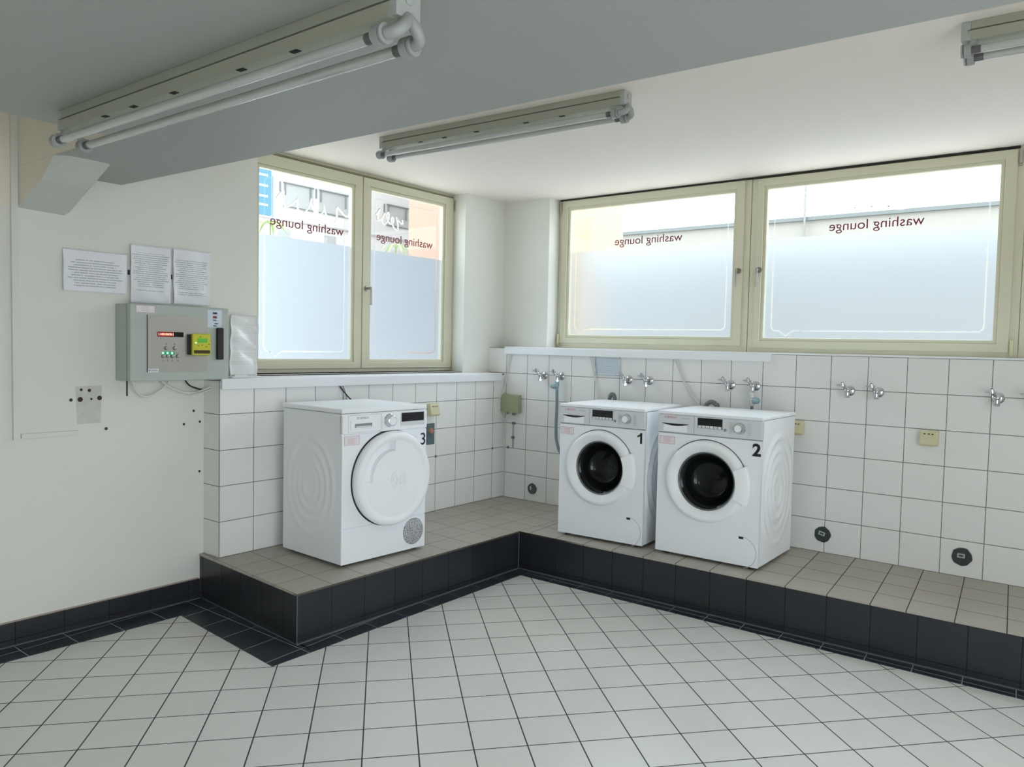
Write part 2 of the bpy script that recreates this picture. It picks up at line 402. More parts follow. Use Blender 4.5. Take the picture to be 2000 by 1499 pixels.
# ------------------------------------------------------------------ windows
def film_mat(name, u_ax, flip, y0, y1, z0, z1, zf, inset, lw, notch, colr=(0.60, 0.68, 0.74)):
    m, nt, b = newmat(name); nb = NB(nt); nt.nodes.remove(b)
    out = [n for n in nt.nodes if n.type == 'OUTPUT_MATERIAL'][0]
    g = nt.nodes.new('ShaderNodeNewGeometry'); pos = g.outputs['Position']
    u = nb.dot(pos, u_ax); z = nb.dot(pos, (0,0,1))
    # notch: a small V in the bottom line
    t = nb.m('SUBTRACT', 0.045, nb.m('ABSOLUTE', nb.m('SUBTRACT', u, notch)))
    t = nb.m('MULTIPLY', nb.m('MAXIMUM', t, 0.0), 0.75)
    low = nb.m('LESS_THAN', z, z0+0.3)
    z2 = nb.m('ADD', z, nb.m('MULTIPLY', t, low))
    r = 0.035; cu = (y0+y1)/2; hu = (y1-y0)/2-inset-r; cz = (z0+z1)/2; hz = (z1-z0)/2-inset-r
    qx = nb.m('SUBTRACT', nb.m('ABSOLUTE', nb.m('SUBTRACT', u, cu)), hu); qz = nb.m('SUBTRACT', nb.m('ABSOLUTE', nb.m('SUBTRACT', z2, cz)), hz)
    mx = nb.m('MAXIMUM', qx, 0.0); mz = nb.m('MAXIMUM', qz, 0.0)
    d = nb.m('SQRT', nb.m('ADD', nb.m('MULTIPLY', mx, mx), nb.m('MULTIPLY', mz, mz)))
    d = nb.m('ADD', d, nb.m('MINIMUM', nb.m('MAXIMUM', qx, qz), 0.0))
    line = nb.m('LESS_THAN', nb.m('ABSOLUTE', nb.m('SUBTRACT', d, r)), lw)
    frost = nb.m('LESS_THAN', z, zf)
    F_ = nb.m('ABSOLUTE', nb.m('SUBTRACT', frost, nb.m('MULTIPLY', line, nb.m('ADD', nb.m('MULTIPLY', frost, 0.55), 0.3))))
    tr = nt.nodes.new('ShaderNodeBsdfTransparent'); tr.inputs[0].default_value = (0.96, 0.985, 0.98, 1)
    tl = nt.nodes.new('ShaderNodeBsdfRefraction'); tl.inputs[0].default_value = (*colr, 1); tl.inputs['Roughness'].default_value = 0.62; tl.inputs['IOR'].default_value = 1.42
    df = nt.nodes.new('ShaderNodeBsdfDiffuse'); df.inputs[0].default_value = (0.75, 0.8, 0.83, 1)
    m1 = nt.nodes.new('ShaderNodeMixShader'); m1.inputs[0].default_value = 0.10; nt.links.new(tl.outputs[0], m1.inputs[1]); nt.links.new(df.outputs[0], m1.inputs[2])
    m2 = nt.nodes.new('ShaderNodeMixShader'); nt.links.new(F_, m2.inputs[0]); nt.links.new(tr.outputs[0], m2.inputs[1]); nt.links.new(m1.outputs[0], m2.inputs[2])
    nt.links.new(m2.outputs[0], out.inputs[0])
    return m
def glass_mat():
    m, nt, b = newmat('window_glass'); nt.nodes.remove(b)
    out = [n for n in nt.nodes if n.type == 'OUTPUT_MATERIAL'][0]
    tr = nt.nodes.new('ShaderNodeBsdfTransparent'); tr.inputs[0].default_value = (0.97, 0.99, 0.985, 1)
    gl = nt.nodes.new('ShaderNodeBsdfGlossy'); gl.inputs['Roughness'].default_value = 0.02
    fr = nt.nodes.new('ShaderNodeFresnel'); fr.inputs[0].default_value = 1.35
    mx = nt.nodes.new('ShaderNodeMixShader'); nt.links.new(fr.outputs[0], mx.inputs[0]); nt.links.new(tr.outputs[0], mx.inputs[1]); nt.links.new(gl.outputs[0], mx.inputs[2])
    nt.links.new(mx.outputs[0], out.inputs[0]); return m
GLASS = glass_mat()
def etch_mat():
    m, nt, b = newmat('etched_white'); nt.nodes.remove(b); out = [n for n in nt.nodes if n.type == 'OUTPUT_MATERIAL'][0]
    r = nt.nodes.new('ShaderNodeBsdfRefraction'); r.inputs[0].default_value = (0.97, 0.99, 0.99, 1); r.inputs['Roughness'].default_value = 0.5; r.inputs['IOR'].default_value = 1.3
    nt.links.new(r.outputs[0], out.inputs[0]); return m
ETCH = etch_mat()

def frame_ring(mb, mp, a0, a1, z0, z1, b0, b1, c0, c1, d0, d1, mi=0):
    """rectangular ring between outer (a0..a1, z0..z1) and inner (b0..b1, c0..c1), depth d0..d1; mp maps (u,d,z)"""
    O = [(a0,z0),(a1,z0),(a1,z1),(a0,z1)]; I = [(b0,c0),(b1,c0),(b1,c1),(b0,c1)]
    bm = mb.bm
    vs = {}
    for k, d in (('f', d0), ('b', d1)):
        vs[k] = [[bm.verts.new(mp(u, d, z)) for u, z in O], [bm.verts.new(mp(u, d, z)) for u, z in I]]
    for i in range(4):
        j = (i+1) % 4
        for k in 'fb': bm.faces.new([vs[k][0][i], vs[k][0][j], vs[k][1][j], vs[k][1][i]]).material_index = mi
        for q in (0, 1): bm.faces.new([vs['f'][q][i], vs['f'][q][j], vs['b'][q][j], vs['b'][q][i]]).material_index = mi

def sash(parent, mp, u_ax, o, g, zf, plane_out, notch, tX, tspan, tz, tsize, handle_u=None, handle_z=None, hinge_u=None, tname='sash', logo=None, room=1):
    """o = outer (u0,u1,z0,z1); g = glass (u0,u1,z0,z1)"""
    b = MB(); frame_ring(b, mp, *o, g[0]-0.022, g[1]+0.022, g[2]-0.022, g[3]+0.022, 0.0, -0.062)
    s = b.build('sash', FRAME, parent, bevel=0.004)
    b = MB(); frame_ring(b, mp, g[0]-0.023, g[1]+0.023, g[2]-0.023, g[3]+0.023, g[0], g[1], g[2], g[3], -0.012, -0.05)
    b.build('glazing_bead', FRAME, s, bevel=0.005)
    b = MB(); b.face([mp(g[0]-0.01, -0.034, g[2]-0.01), mp(g[1]+0.01, -0.034, g[2]-0.01), mp(g[1]+0.01, -0.034, g[3]+0.01), mp(g[0]-0.01, -0.034, g[3]+0.01)])
    b.build('pane', GLASS, s, norm=False)
    b = MB(); b.face([mp(g[0], -0.0315, g[2]), mp(g[1], -0.0315, g[2]), mp(g[1], -0.0315, g[3]), mp(g[0], -0.0315, g[3])])
    b.build('frosted_film', film_mat('frosted_film_'+tname, u_ax, 1, g[0], g[1], g[2], g[3], zf, 0.047, 0.0044, notch, colr=((0.44, 0.495, 0.55) if tname in 'ab' else (0.70, 0.78, 0.88))), s, norm=False)
    t = text('lettering', 'washing lounge', tsize, LETTER, tX, (0,0,1), mp(tspan[1], -0.0295, tz), s, ext=0.0005, width=abs(tspan[1]-tspan[0]))
    if logo:
        b = MB(); (l0, l1, lz, lh) = logo; n = 60
        pts = []
        for i in range(n+1):
            q = i/n; pts.append(mp(l0+(l1-l0)*q + 0.02*math.sin(q*34), -0.0305, lz + lh*(0.5*math.sin(q*31)+0.25*math.sin(q*13+1)+0.2*math.sin(q*7))))
        b.tube(pts, 0.006, n=6, smooth=2); b.build('etched_flourish', ETCH, s, smooth=True)
    if handle_u is not None:
        c = mp(handle_u, 0.0, handle_z); e = Vector(mp(handle_u, 0.05, handle_z)); c = Vector(c); n_ = (e-c).normalized()
        sd = Vector(mp(handle_u+0.01, 0, handle_z))-c; sd.normalize()
        b = MB(); b.cyl(c, c+n_*0.012, 0.019, n=24); b.cyl(c+n_*0.01, c+n_*0.045, 0.009, n=16)
        h = b.build('window_handle', NICKEL, s, smooth=True)
        b = MB(); b.tube([c+n_*0.045+Vector((0,0,0.008)), c+n_*0.05-Vector((0,0,0.02)), c+n_*0.05-Vector((0,0,0.115))], 0.0075, n=10, smooth=4)
        b.build('lever', NICKEL, h, smooth=True)
    if hinge_u is not None:
        for zz, m_, hgt in ((o[2]-0.005, CREAMP, 0.075), (o[3]-0.085, NICKEL, 0.07)):
            b = MB(); p = Vector(mp(hinge_u, 0.008, zz)); b.cyl(p, p+Vector((0,0,hgt)), 0.0095, n=16); b.cyl(p-Vector((0,0,0.012)), p-Vector((0,0,0.003)), 0.008, n=16)
            b.build('hinge', CREAMP if m_ is CREAMP else m_, s, smooth=True)
    return s

# left window: two sashes in one fixed frame
XW = -0.28
mpL = lambda u, d, z: (XW+d, u, z)
b = MB(); frame_ring(b, mpL, -2.145, -0.30, 1.262, ZC, -2.075, -0.37, 1.33, 2.56, -0.012, -0.08)
b.box((XW-0.08, -1.275, 1.30), (XW-0.012, -1.19, 2.60))
w1 = struct(b.build('window_1', FRAME, bevel=0.002))
sash(w1, mpL, (0,1,0), (-2.12, -1.236, 1.287, 2.612), (-2.03, -1.318, 1.352, 2.522), 2.123, -1, -1.90, (0,-1,0), (-1.943, -1.375), 2.188, 0.085, tname='a', logo=(-1.90, -1.34, 2.34, 0.085))
sash(w1, mpL, (0,1,0), (-1.228, -0.325, 1.287, 2.612), (-1.147, -0.432, 1.352, 2.535), 2.123, -1, -1.03, (0,-1,0), (-1.083, -0.525), 2.198, 0.085, handle_u=-1.195, handle_z=1.845, hinge_u=-0.318, tname='b', logo=(-1.09, -0.85, 2.36, 0.075))
# back windows
YW = 0.27
mpB = lambda u, d, z: (u, YW-d, z)
def window(nm, x0, x1, g, o, notch, tspan, tz, hu, hinge, logo=None, fz0=1.463, tn='c', hz=2.015):
    b = MB(); frame_ring(b, mpB, x0, x1, fz0, ZC, x0+0.05, x1-0.05, fz0+0.06, ZC-0.07, -0.012, -0.08)
    w_ = struct(b.build(nm, FRAME, bevel=0.002))
    sash(w_, mpB, (1,0,0), o, g, 2.222, 1, notch, (-1,0,0), tspan, tz, 0.085, handle_u=hu, handle_z=hz, hinge_u=hinge, tname=tn, logo=logo)
    return w_
window('window_2', 0.31, 1.90, (0.415, 1.778, 1.567, 2.553), (0.337, 1.857, 1.502, 2.628), 0.53, (0.82, 1.385), 2.255, 1.83, 0.331, tn='c')
window('window_3', 1.905, 3.475, (2.012, 3.350, 1.562, 2.553), (1.945, 3.432, 1.492, 2.625), 2.16, (2.415, 2.968), 2.248, 1.975, 3.447, logo=(2.42, 2.95, 2.37, 0.02), tn='d')
window('window_4', 3.48, 5.04, (3.60, 4.92, 1.562, 2.553), (3.515, 5.0, 1.492, 2.625), 4.70, (3.95, 4.5), 2.248, 3.548, 5.012, tn='e')
b = MB(); b.box((5.04, YW, 1.463), (5.40, YW+0.08, ZC)); struct(b.build('trim_8', FRAME))
b = MB(); b.box((0.325, YW-0.004, 2.628), (3.44, YW+0.02, 2.639)); struct(b.build('trim_9', GAP))
b = MB(); b.box((XW-0.01, -2.11, 2.613), (XW+0.001, -0.33, 2.624)); struct(b.build('trim_10', mat('frame_gap', (0.22, 0.21, 0.13), 0.7)))

# ================================================================== EXTERIOR
struct(MB().box((-40, -30, -0.35), (40, 40, -0.25)).build('ground_outside', mat('pavement', (0.62, 0.60, 0.56), 0.9, noise=0.1)))
FAC = mat('pale_render', (0.60, 0.61, 0.61), 0.8, noise=0.02)
FACW = mat('facade_glass', (0.40, 0.43, 0.44), 0.3); FACD = mat('facade_shutter', (0.17, 0.20, 0.20), 0.6)
t = thing('apartment_building', 'pale white office block across the street seen through the left window', 'building', (-14.4, 9.5, -0.25))
MB().box((-0.4, -7.5, 0), (0.4, 7, 11)).build('facade', FAC, t)
for y0, y1 in ((7.57, 8.54), (8.72, 9.74), (11.2, 12.1), (5.4, 6.5)):
    for z0 in (5.04, 8.2):
        b = MB(); yy0 = y0-9.5; yy1 = y1-9.5; zz = z0+0.25
        b.box((0.38, yy0, zz), (0.41, yy1, zz+0.67)); wn_ = b.build('facade_window', FACW, t)
        for q in (((0.40, yy0, zz+0.64), (0.44, yy1, zz+0.67)), ((0.40, yy0+0.03, zz+0.33), (0.43, yy0+0.08, zz+0.63)), ((0.40, yy1-0.14, zz+0.28), (0.43, yy1-0.08, zz+0.63)), ((0.40, yy0-0.12, zz+0.4), (0.42, yy0-0.07, zz+0.66)), ((0.40, yy0, zz+0.02), (0.42, yy1, zz+0.05))):
            MB().box(*q).build('shutter_bar', FACD, wn_)
for q in (4.93, 6.35): MB().box((0.38, -7.5, q), (0.44, 7, q+0.04)).build('ledge', mat('ledge_grey', (0.40,0.41,0.41), 0.8), t)
for q in (-2.1, -0.6, 0.6): MB().box((0.38, q, 3.9), (0.42, q+0.4, 4.72)).build('lower_shutter', FACW, t)
o = tag(MB().prism([(-9.0, 7.42), (-9.0, 16), (-12, 16), (-12, 10.4)], 2, -0.25, 9).build('house_wall', mat('terracotta_render', (0.36, 0.25, 0.19), 0.9, noise=0.04, nscale=1.5), None), 'terracotta rendered house wall seen through the hinged sash of the left window', 'building')
BLUE = mat('blue_sign', (0.05, 0.17, 0.45), 0.5); 
t = thing('street_sign', 'blue vertical sign outside at the edge of the left window', 'sign', (-8, 3.0, -0.25))
MB().box((-0.03, -0.2, 3.9), (0.03, 0.19, 4.9)).build('sign_panel', BLUE, t)
for q in (4.05, 4.2, 4.38, 4.56, 4.72): MB().box((0.028, -0.18, q), (0.034, 0.12, q+0.04)).build('sign_stripe', mat('sign_pale', (0.30, 0.42, 0.55), 0.6), t)
MB().cyl((0, 0.24, 0), (0, 0.24, 4.6), 0.02, n=12).build('sign_pole', mat('pole_blue_grey', (0.25, 0.3, 0.42), 0.5), t)
LEAF = mat('leaf_green', (0.22, 0.34, 0.10), 0.6, noise=0.2, nscale=10)
def palm(lx, ly, top, label, sc):
    t = thing('potted_palm', label, 'plant', (lx, ly, -0.25), 0, 'palms outside the left window')
    MB().cyl((0,0,0), (0,0,top+0.25-0.08), 0.02*sc, 0.008*sc, n=12).build('trunk', mat('palm_trunk', (0.2,0.22,0.12), 0.9), t)
    b = MB(); random.seed(int(top*100))
    for k in range(9):
        a = 2*PI*k/9+0.3; L = 0.26*sc; 
        P = [Vector((math.cos(a)*L*q, math.sin(a)*L*q, top+0.17+sc*(0.20*q-0.30*q*q))) for q in (0,0.3,0.6,1.0)]
        wd = [0.006, 0.022, 0.018, 0.001]; sd = Vector((-math.sin(a), math.cos(a), 0))
        vs = [(b.bm.verts.new(p+sd*w_*sc), b.bm.verts.new(p-sd*w_*sc)) for p, w_ in zip(P, wd)]
        for (p0, p1), (q0, q1) in zip(vs[:-1], vs[1:]): b.bm.faces.new([p0, q0, q1, p1])
    b.build('fronds', LEAF, t)
palm(-4.0, 0.52, 2.90, 'green palm top outside the fixed sash of the left window', 1.0)
palm(-4.0, 2.47, 2.86, 'green palm top outside the hinged sash of the left window', 1.0)
t = thing('low_building', 'flat-roofed beige building across the yard behind the back windows', 'building', (1.5, 8.5, -0.25))
MB().box((-9, -0.5, 0), (9, 5, 3.88)).build('outer_wall', mat('beige_render', (0.29, 0.28, 0.255), 0.9, noise=0.03), t)
MB().box((-9, -0.56, 3.88), (9, 5, 3.94)).build('roof_edge', mat('zinc_edge', (0.13, 0.15, 0.15), 0.5), t)
o = tag(MB().cyl((-0.25, 7.9, -0.25), (-0.25, 7.9, 6.5), 0.018, n=10).build('lightning_rod', mat('rod_grey', (0.2,0.21,0.21), 0.5), None), 'thin grey rod rising above the flat roof behind the back windows', 'rod')
o = tag(MB().box((-1.6, 1.2, -0.25), (0.02, 1.75, 5)).build('house_corner', mat('cream_render', (0.42, 0.34, 0.25), 0.9, noise=0.02), None), 'cream rendered house corner outside at the edge of the first back window', 'wall')

# ================================================================== LAMPS
def lamp(loc, label, rz, L):
    t = thing('fluorescent_lamp', label, 'ceiling lamp', loc, rz, 'twin tube ceiling lamps'); h = L/2
    b = MB(); b.prism([(-0.034, 0), (0.034, 0), (0.038, -0.03), (-0.038, -0.03)], 0, -h+0.03, h-0.03)
    b.prism([(-0.038, -0.031), (0.038, -0.031), (0.034, -0.068), (-0.034, -0.068)], 0, -h+0.02, h-0.02)
    hs = b.build('housing', LAMPB, t, bevel=0.002)
    for yy in (-0.0395, 0.0355): MB().box((-h+0.02, yy, -0.0345), (h-0.02, yy+0.004, -0.0325)).build('seam', mat('seam_line', (0.12,0.12,0.09), 0.6), hs)  # dark line along the joint between the two housing halves
    for sx in (-1, 1):
        b = MB(); b.box((sx*(h-0.03), -0.036, 0), (sx*h, 0.036, -0.066)); b.cyl((sx*h, 0, -0.025), (sx*(h+0.004), 0, -0.025), 0.012, n=16)
        b.build('end_cap', LAMPE, t, bevel=0.004)
    # reflector slots
    for q in (-0.62, -0.40, -0.12, 0.28, 0.55): MB().box((q*h, -0.0345, -0.0675), (q*h+0.03, -0.02, -0.0695)).build('slot', GAP, hs)
    for k, yy in enumerate((-0.042, 0.042)):
        b = MB(); b.cyl((-h+0.03, yy, -0.105), (h-0.05, yy, -0.105), 0.013, n=20)
        tb = b.build('tube', TUBE, t, smooth=True)
        for sx in (-1, 1):
            e = -h+0.03 if sx < 0 else h-0.05
            b = MB(); b.cyl((e, yy, -0.105), (e-sx*0.035, yy, -0.105), 0.0134, n=20); b.build('tube_cap', mat('tube_cap_grey', (0.16,0.16,0.16), 0.4, metal=0.4), tb, smooth=True)
        for sx in (-1, 1):
            b = MB(); e = -h+0.035 if sx < 0 else h-0.055
            b.cyl((e, yy, -0.105), (e+sx*0.022, yy, -0.105), 0.0235, n=28); b.cyl((e+sx*0.025, yy, -0.105), (e+sx*0.031, yy, -0.105), 0.0225, n=28)
            if sx > 0: b.tube([(e+0.03, yy, -0.105), (e+0.055, yy*0.8, -0.10), (e+0.06, yy*0.35, -0.082), (e+0.05, 0, -0.062)], 0.014, n=12)
            else: b.tube([(e-0.012, yy, -0.105), (e-0.01, yy*0.7, -0.085), (e+0.01, yy*0.4, -0.06)], 0.011, n=10)
            b.build('lamp_holder', HOLDER, t, smooth=True)
    return t
lamp((1.81, -3.588, ZS), 'twin tube lamp on the low soffit, nearest to the camera', math.radians(0.6), 1.69)
lamp((1.30, -1.722, ZC), 'twin tube lamp on the high ceiling between the low soffit and the window row', math.radians(2.2), 1.58)
lamp((4.22, -1.62, ZC), 'twin tube lamp on the high ceiling cut off by the picture edge', math.radians(1.5), 1.58)

# ================================================================== WASHERS AND DRYER
def relief(b, x, y0, y1, z0, z1, cy, cz, sgn, amp=0.006, rings=(0.07, 0.13, 0.185, 0.245), ny=46, nz=64, kz=1.25):
    """embossed ring relief on a side wall at x; grid mesh really displaced"""
    g = []
    for j in range(nz+1):
        row = []
        for i in range(ny+1):
            y = y0+(y1-y0)*i/ny; z = z0+(z1-z0)*j/nz
            dy = y-cy; dz = (z-cz)/kz; r = math.hypot(dy, dz); a = math.atan2(dz, dy)
            h = 0
            for k, R in enumerate(rings):
                wv = 0.5+0.5*math.cos(a*1 + k*0.9 + 1.6); 
                h += amp*(0.35+0.65*wv)*math.exp(-((r-R)/0.013)**2)
            em = min(1, (y-y0)/0.03, (y1-y)/0.03, (z-z0)/0.03, (z1-z)/0.03)
            row.append(b.bm.verts.new((x+sgn*(0.0005+h*max(0, em)), y, z)))
        g.append(row)
    for j in range(nz):
        for i in range(ny): b.bm.faces.new([g[j][i], g[j][i+1], g[j+1][i+1], g[j+1][i]])
    return b
def hole_plate(b, x0, x1, z0, z1, cx, cz, r, y, n=64, mi=0):
    angs = sorted(set([2*PI*i/n for i in range(n)] + [math.atan2(zz-cz, xx-cx) % (2*PI) for xx in (x0, x1) for zz in (z0, z1)]))
    O = []; I = []
    for a in angs:
        c, s = math.cos(a), math.sin(a)
        t = min([v for v in ((x1-cx)/c if c > 1e-9 else 9, (x0-cx)/c if c < -1e-9 else 9, (z1-cz)/s if s > 1e-9 else 9, (z0-cz)/s if s < -1e-9 else 9)])
        O.append(b.bm.verts.new((cx+c*t, y, cz+s*t))); I.append(b.bm.verts.new((cx+c*r, y, cz+s*r)))
    for i in range(len(angs)):
        j = (i+1) % len(angs); b.bm.faces.new([O[i], O[j], I[j], I[i]]).material_index = mi
def feet(t, w_, D):
    for sx in (-1, 1):
        for y in (0.05, D-0.05):
            b = MB(); b.cyl((sx*(w_/2-0.05), y, -0.017), (sx*(w_/2-0.05), y, 0.01), 0.022, n=16); b.build('foot', BLACKM, t, smooth=True)
def glass_door_mat():
    m, nt, b = newmat('door_glass'); b.inputs['Base Color'].default_value = (0.01, 0.012, 0.012, 1); b.inputs['Roughness'].default_value = 0.04
    out = [n for n in nt.nodes if n.type == 'OUTPUT_MATERIAL'][0]
    tr = nt.nodes.new('ShaderNodeBsdfTransparent'); tr.inputs[0].default_value = (0.30, 0.34, 0.34, 1)
    mx = nt.nodes.new('ShaderNodeMixShader'); mx.inputs[0].default_value = 0.45; nt.links.new(b.outputs[0], mx.inputs[1]); nt.links.new(tr.outputs[0], mx.inputs[2]); nt.links.new(mx.outputs[0], out.inputs[0])
    return m
DGLASS = glass_door_mat()

def washer(loc, label, rz, num, scale):
    W = 0.61; D = 0.55; H = 0.838; h = W/2
    t = thing('washing_machine', label, 'washing machine', loc, rz, 'front loading washing machines'); t.scale = scale
    b = MB(); bm = b.bm
    # open-fronted casing
    z0 = 0.0; z1 = H-0.022
    b.box((-h, 0.004, z0), (h, D, z1))
    for f in list(bm.faces):
        if abs(f.calc_center_median().y-0.004) < 1e-4: bm.faces.remove(f)
    b.build('casing', WHITE, t, bevel=0.004)
    for sx in (-1, 1):
        relief(MB(), sx*h, 0.02, D-0.02, 0.03, z1-0.02, D*0.5, 0.40, sx, amp=0.011).build('side_relief', WHITE, t, smooth=True)
    MB().box((-h-0.003, -0.012, z1+0.002), (h+0.003, D, H)).build('top_plate', WHITE_PL, t, bevel=0.006, segs=3)
    cx, cz = -h+0.302, 0.448
    b = MB(); hole_plate(b, -h, h, 0.0, 0.706, cx, cz, 0.172, 0.0); hole_plate(b, -h, h, 0.0, 0.706, cx, cz, 0.172, 0.01)
    for (xa, za), (xb, zb) in (((-h,0),(h,0)),((h,0),(h,0.706)),((h,0.706),(-h,0.706)),((-h,0.706),(-h,0))): b.face([(xa,0,za),(xb,0,zb),(xb,0.01,zb),(xa,0.01,za)])
    fp = b.build('front_panel', WHITE, t)
    b = MB(); c_ = (-h+0.51, 0, 0.075)     # service flap outline
    b.lathe([(0.0875, -0.0006), (0.089, -0.0012), (0.0905, -0.0006)], c=c_, n=40, a0=-PI*0.42, a1=PI*0.55); b.build('service_flap', mat('flap_line', (0.5,0.52,0.53), 0.5), fp)
    b = MB(); b.box((-h+0.50, -0.0015, 0.150), (-h+0.525, 0.0, 0.162)); b.build('flap_slot', BLACKM, fp)
    # fascia
    b = MB(); b.box((-h, -0.008, 0.712), (h, 0.02, z1+0.001)); fa = b.build('control_panel', FASCIA, t, bevel=0.004)
    b = MB(); b.box((-h+0.221, -0.0086, 0.714), (-h+0.223, -0.0078, z1)); b.box((-h, 0.001, 0.7062), (h, 0.008, 0.7118)); b.build('panel_joint', GREYP, fa)
    b = MB(); b.box((-h+0.243, -0.0095, 0.752), (-h+0.388, -0.008, 0.811)); dsp = b.build('display', BLACK, fa)
    for k in range(6):
        b = MB(); b.box((-h+0.246+k*0.0235, -0.0125, 0.7530), (-h+0.266+k*0.0235, -0.009, 0.7680)); b.build('button', FASCIA, dsp, bevel=0.001)
    b = MB(); b.cyl((-h+0.405, -0.008, 0.752), (-h+0.405, -0.012, 0.752), 0.008, n=16); b.build('start_button', GREYP, fa)
    b = MB(); b.lathe([(0.001, -0.036), (0.022, -0.036), (0.026, -0.032), (0.029, -0.012), (0.033, -0.008)], c=(-h+0.486, 0, 0.768), n=36); kn = b.build('programme_knob', CHROME, fa, smooth=True)
    b = MB(); b.cyl((-h+0.486, -0.036, 0.768), (-h+0.486, -0.0375, 0.768), 0.020, n=30); b.build('knob_face', WHITE_PL, kn)
    for k in range(7):
        b = MB(); b.box((-h+0.425, -0.0085, 0.735+k*0.010), (-h+0.443, -0.008, 0.7365+k*0.010)); b.build('programme_mark', GREYP, fa)
        b = MB(); b.box((-h+0.530, -0.0085, 0.735+k*0.010), (-h+0.552, -0.008, 0.7365+k*0.010))
        b.build('programme_mark', GREYP, fa)
    # detergent drawer
    b = MB(); b.box((-h+0.034, -0.0095, 0.718), (-h+0.180, -0.0078, 0.762)); dr = b.build('detergent_drawer', WHITE_PL, t, bevel=0.001)
    b = MB(); n = 18; P = [(-h+0.026+0.162*i/n, 0.766) for i in range(n+1)] + [(-h+0.026+0.162*i/n, 0.7635-0.011*math.sin(PI*(i/n)**1.0)) for i in range(n, -1, -1)]
    b.prism(P, 1, -0.0108, -0.0094); b.build('drawer_grip', BLACKM, dr)
    text('maker_name', 'BOSCH', 0.018, INKRED, (1,0,0), (0,0,1), (-h+0.055, -0.0084, 0.796), fa, ext=0.0003)
    b = MB(); b.lathe([(0.0045, -0.0084), (0.0045, -0.0092), (0.0062, -0.0092), (0.0062, -0.0084)], c=(-h+0.044, 0, 0.802), n=20); b.build('maker_emblem', GREYP, fa)
    b = MB()
    for k in range(5): b.box((-h+0.145+k*0.010, -0.0085, 0.797), (-h+0.152+k*0.010, -0.008, 0.801))
    b.build('model_mark', FACW, fa)
    # door
    c0 = (cx, 0, cz)
    b = MB(); b.lathe([(0.2365, 0.0), (0.2365, -0.006), (0.2335, -0.024), (0.226, -0.034), (0.214, -0.038), (0.205, -0.037), (0.176, -0.020), (0.168, -0.010), (0.166, 0.004)], c=c0, n=96)
    dr = b.build('door', WHITE_PL, t, smooth=True)
    b = MB(); b.lathe([(0.168, -0.010), (0.160, -0.004), (0.158, 0.03)], c=c0, n=80); b.build('door_seal', mat('rubber_grey', (0.10, 0.115, 0.12), 0.35), dr, smooth=True)
    b = MB(); b.lathe([(0.164, -0.002), (0.150, 0.005), (0.135, 0.035), (0.115, 0.075), (0.085, 0.095), (0.045, 0.102), (0.0005, 0.104)], c=c0, n=72); b.build('door_glass', DGLASS, dr, smooth=True)
    b = MB(); b.lathe([(0.237, -0.0015), (0.241, -0.0015)], c=c0, n=80, a0=0.35, a1=2.4); b.build('door_gap', BLACKM, t)
    prof = [(0.178, -0.022), (0.184, -0.044), (0.245, -0.043), (0.262, -0.030), (0.262, -0.006), (0.18, -0.006)]
    b = MB(); b.lathe(prof, c=c0, n=24, a0=-0.42, a1=0.46, closed=True); b.build('door_handle', WHITE_PL, dr, smooth=True, bevel=0.003)
    b = MB(); b.lathe([(0.165, 0.03), (0.215, 0.06), (0.225, 0.10), (0.225, 0.34), (0.0005, 0.35)], c=c0, n=64)
    dm = b.build('drum', DRUM, t, smooth=True)
    for k in range(3):
        a = 2*PI*k/3+0.4; u = Vector((math.cos(a), 0, math.sin(a))); v = Vector((-math.sin(a), 0, math.cos(a))); c = Vector(c0)
        b = MB(); ring = []
        for y in (0.11, 0.33): ring.append([b.bm.verts.new(c+u*rr+v*s_+Vector((0,y,0))) for rr, s_ in ((0.222,-0.035),(0.165,-0.008),(0.165,0.008),(0.222,0.035))])
        for i in range(3): b.bm.faces.new([ring[0][i], ring[0][i+1], ring[1][i+1], ring[1][i]])
        b.bm.faces.new(ring[0]); b.bm.faces.new(ring[1]); b.build('drum_paddle', DRUM, dm)
    # sticker and number
    b = MB(); b.box((-h+0.008, -0.0012, 0.642), (-h+0.104, -0.0002, 0.688)); st = b.build('warning_sticker', INKPALE, t)
    b = MB(); frame_ring(b, lambda u, d, z: (u, d, z), -h+0.008, -h+0.104, 0.642, 0.688, -h+0.0105, -h+0.1015, 0.6445, 0.6855, -0.0016, -0.0012)
    for k in range(4): b.box((-h+0.03+0.005*(k%2), -0.0016, 0.651+k*0.0085), (-h+0.082-0.006*((k+1)%2), -0.0012, 0.6535+k*0.0085))
    b.build('sticker_print', mat('pale_red_print', (0.72, 0.36, 0.38), 0.5), st)
    if num == '1':
        b = MB(); x1 = -h+0.578
        b.prism([(x1, 0.624), (x1+0.013, 0.624), (x1+0.013, 0.690), (x1+0.003, 0.690), (x1-0.004, 0.681), (x1-0.019, 0.672), (x1-0.019, 0.661), (x1, 0.669)], 1, -0.0018, -0.0006)
        b.build('machine_number', INK, t)
    else: text('machine_number', num, 0.095, INK, (1,0,0), (0,0,1), (-h+(0.558 if num == '2' else 0.553), -0.0012, 0.624), t, ext=0.0006, bold=0.0032)
    feet(t, W, D)
    return t
W_1 = washer((1.374, -0.705, HP+0.017), 'white front-loading washing machine marked 1, next to the room corner', math.radians(3.2), '1', (0.99, 1, 1))
W_2 = washer((2.081, -0.683, HP+0.017), 'white front-loading washing machine marked 2, with its ribbed side in view', math.radians(0.8), '2', (1.033, 1, 1))

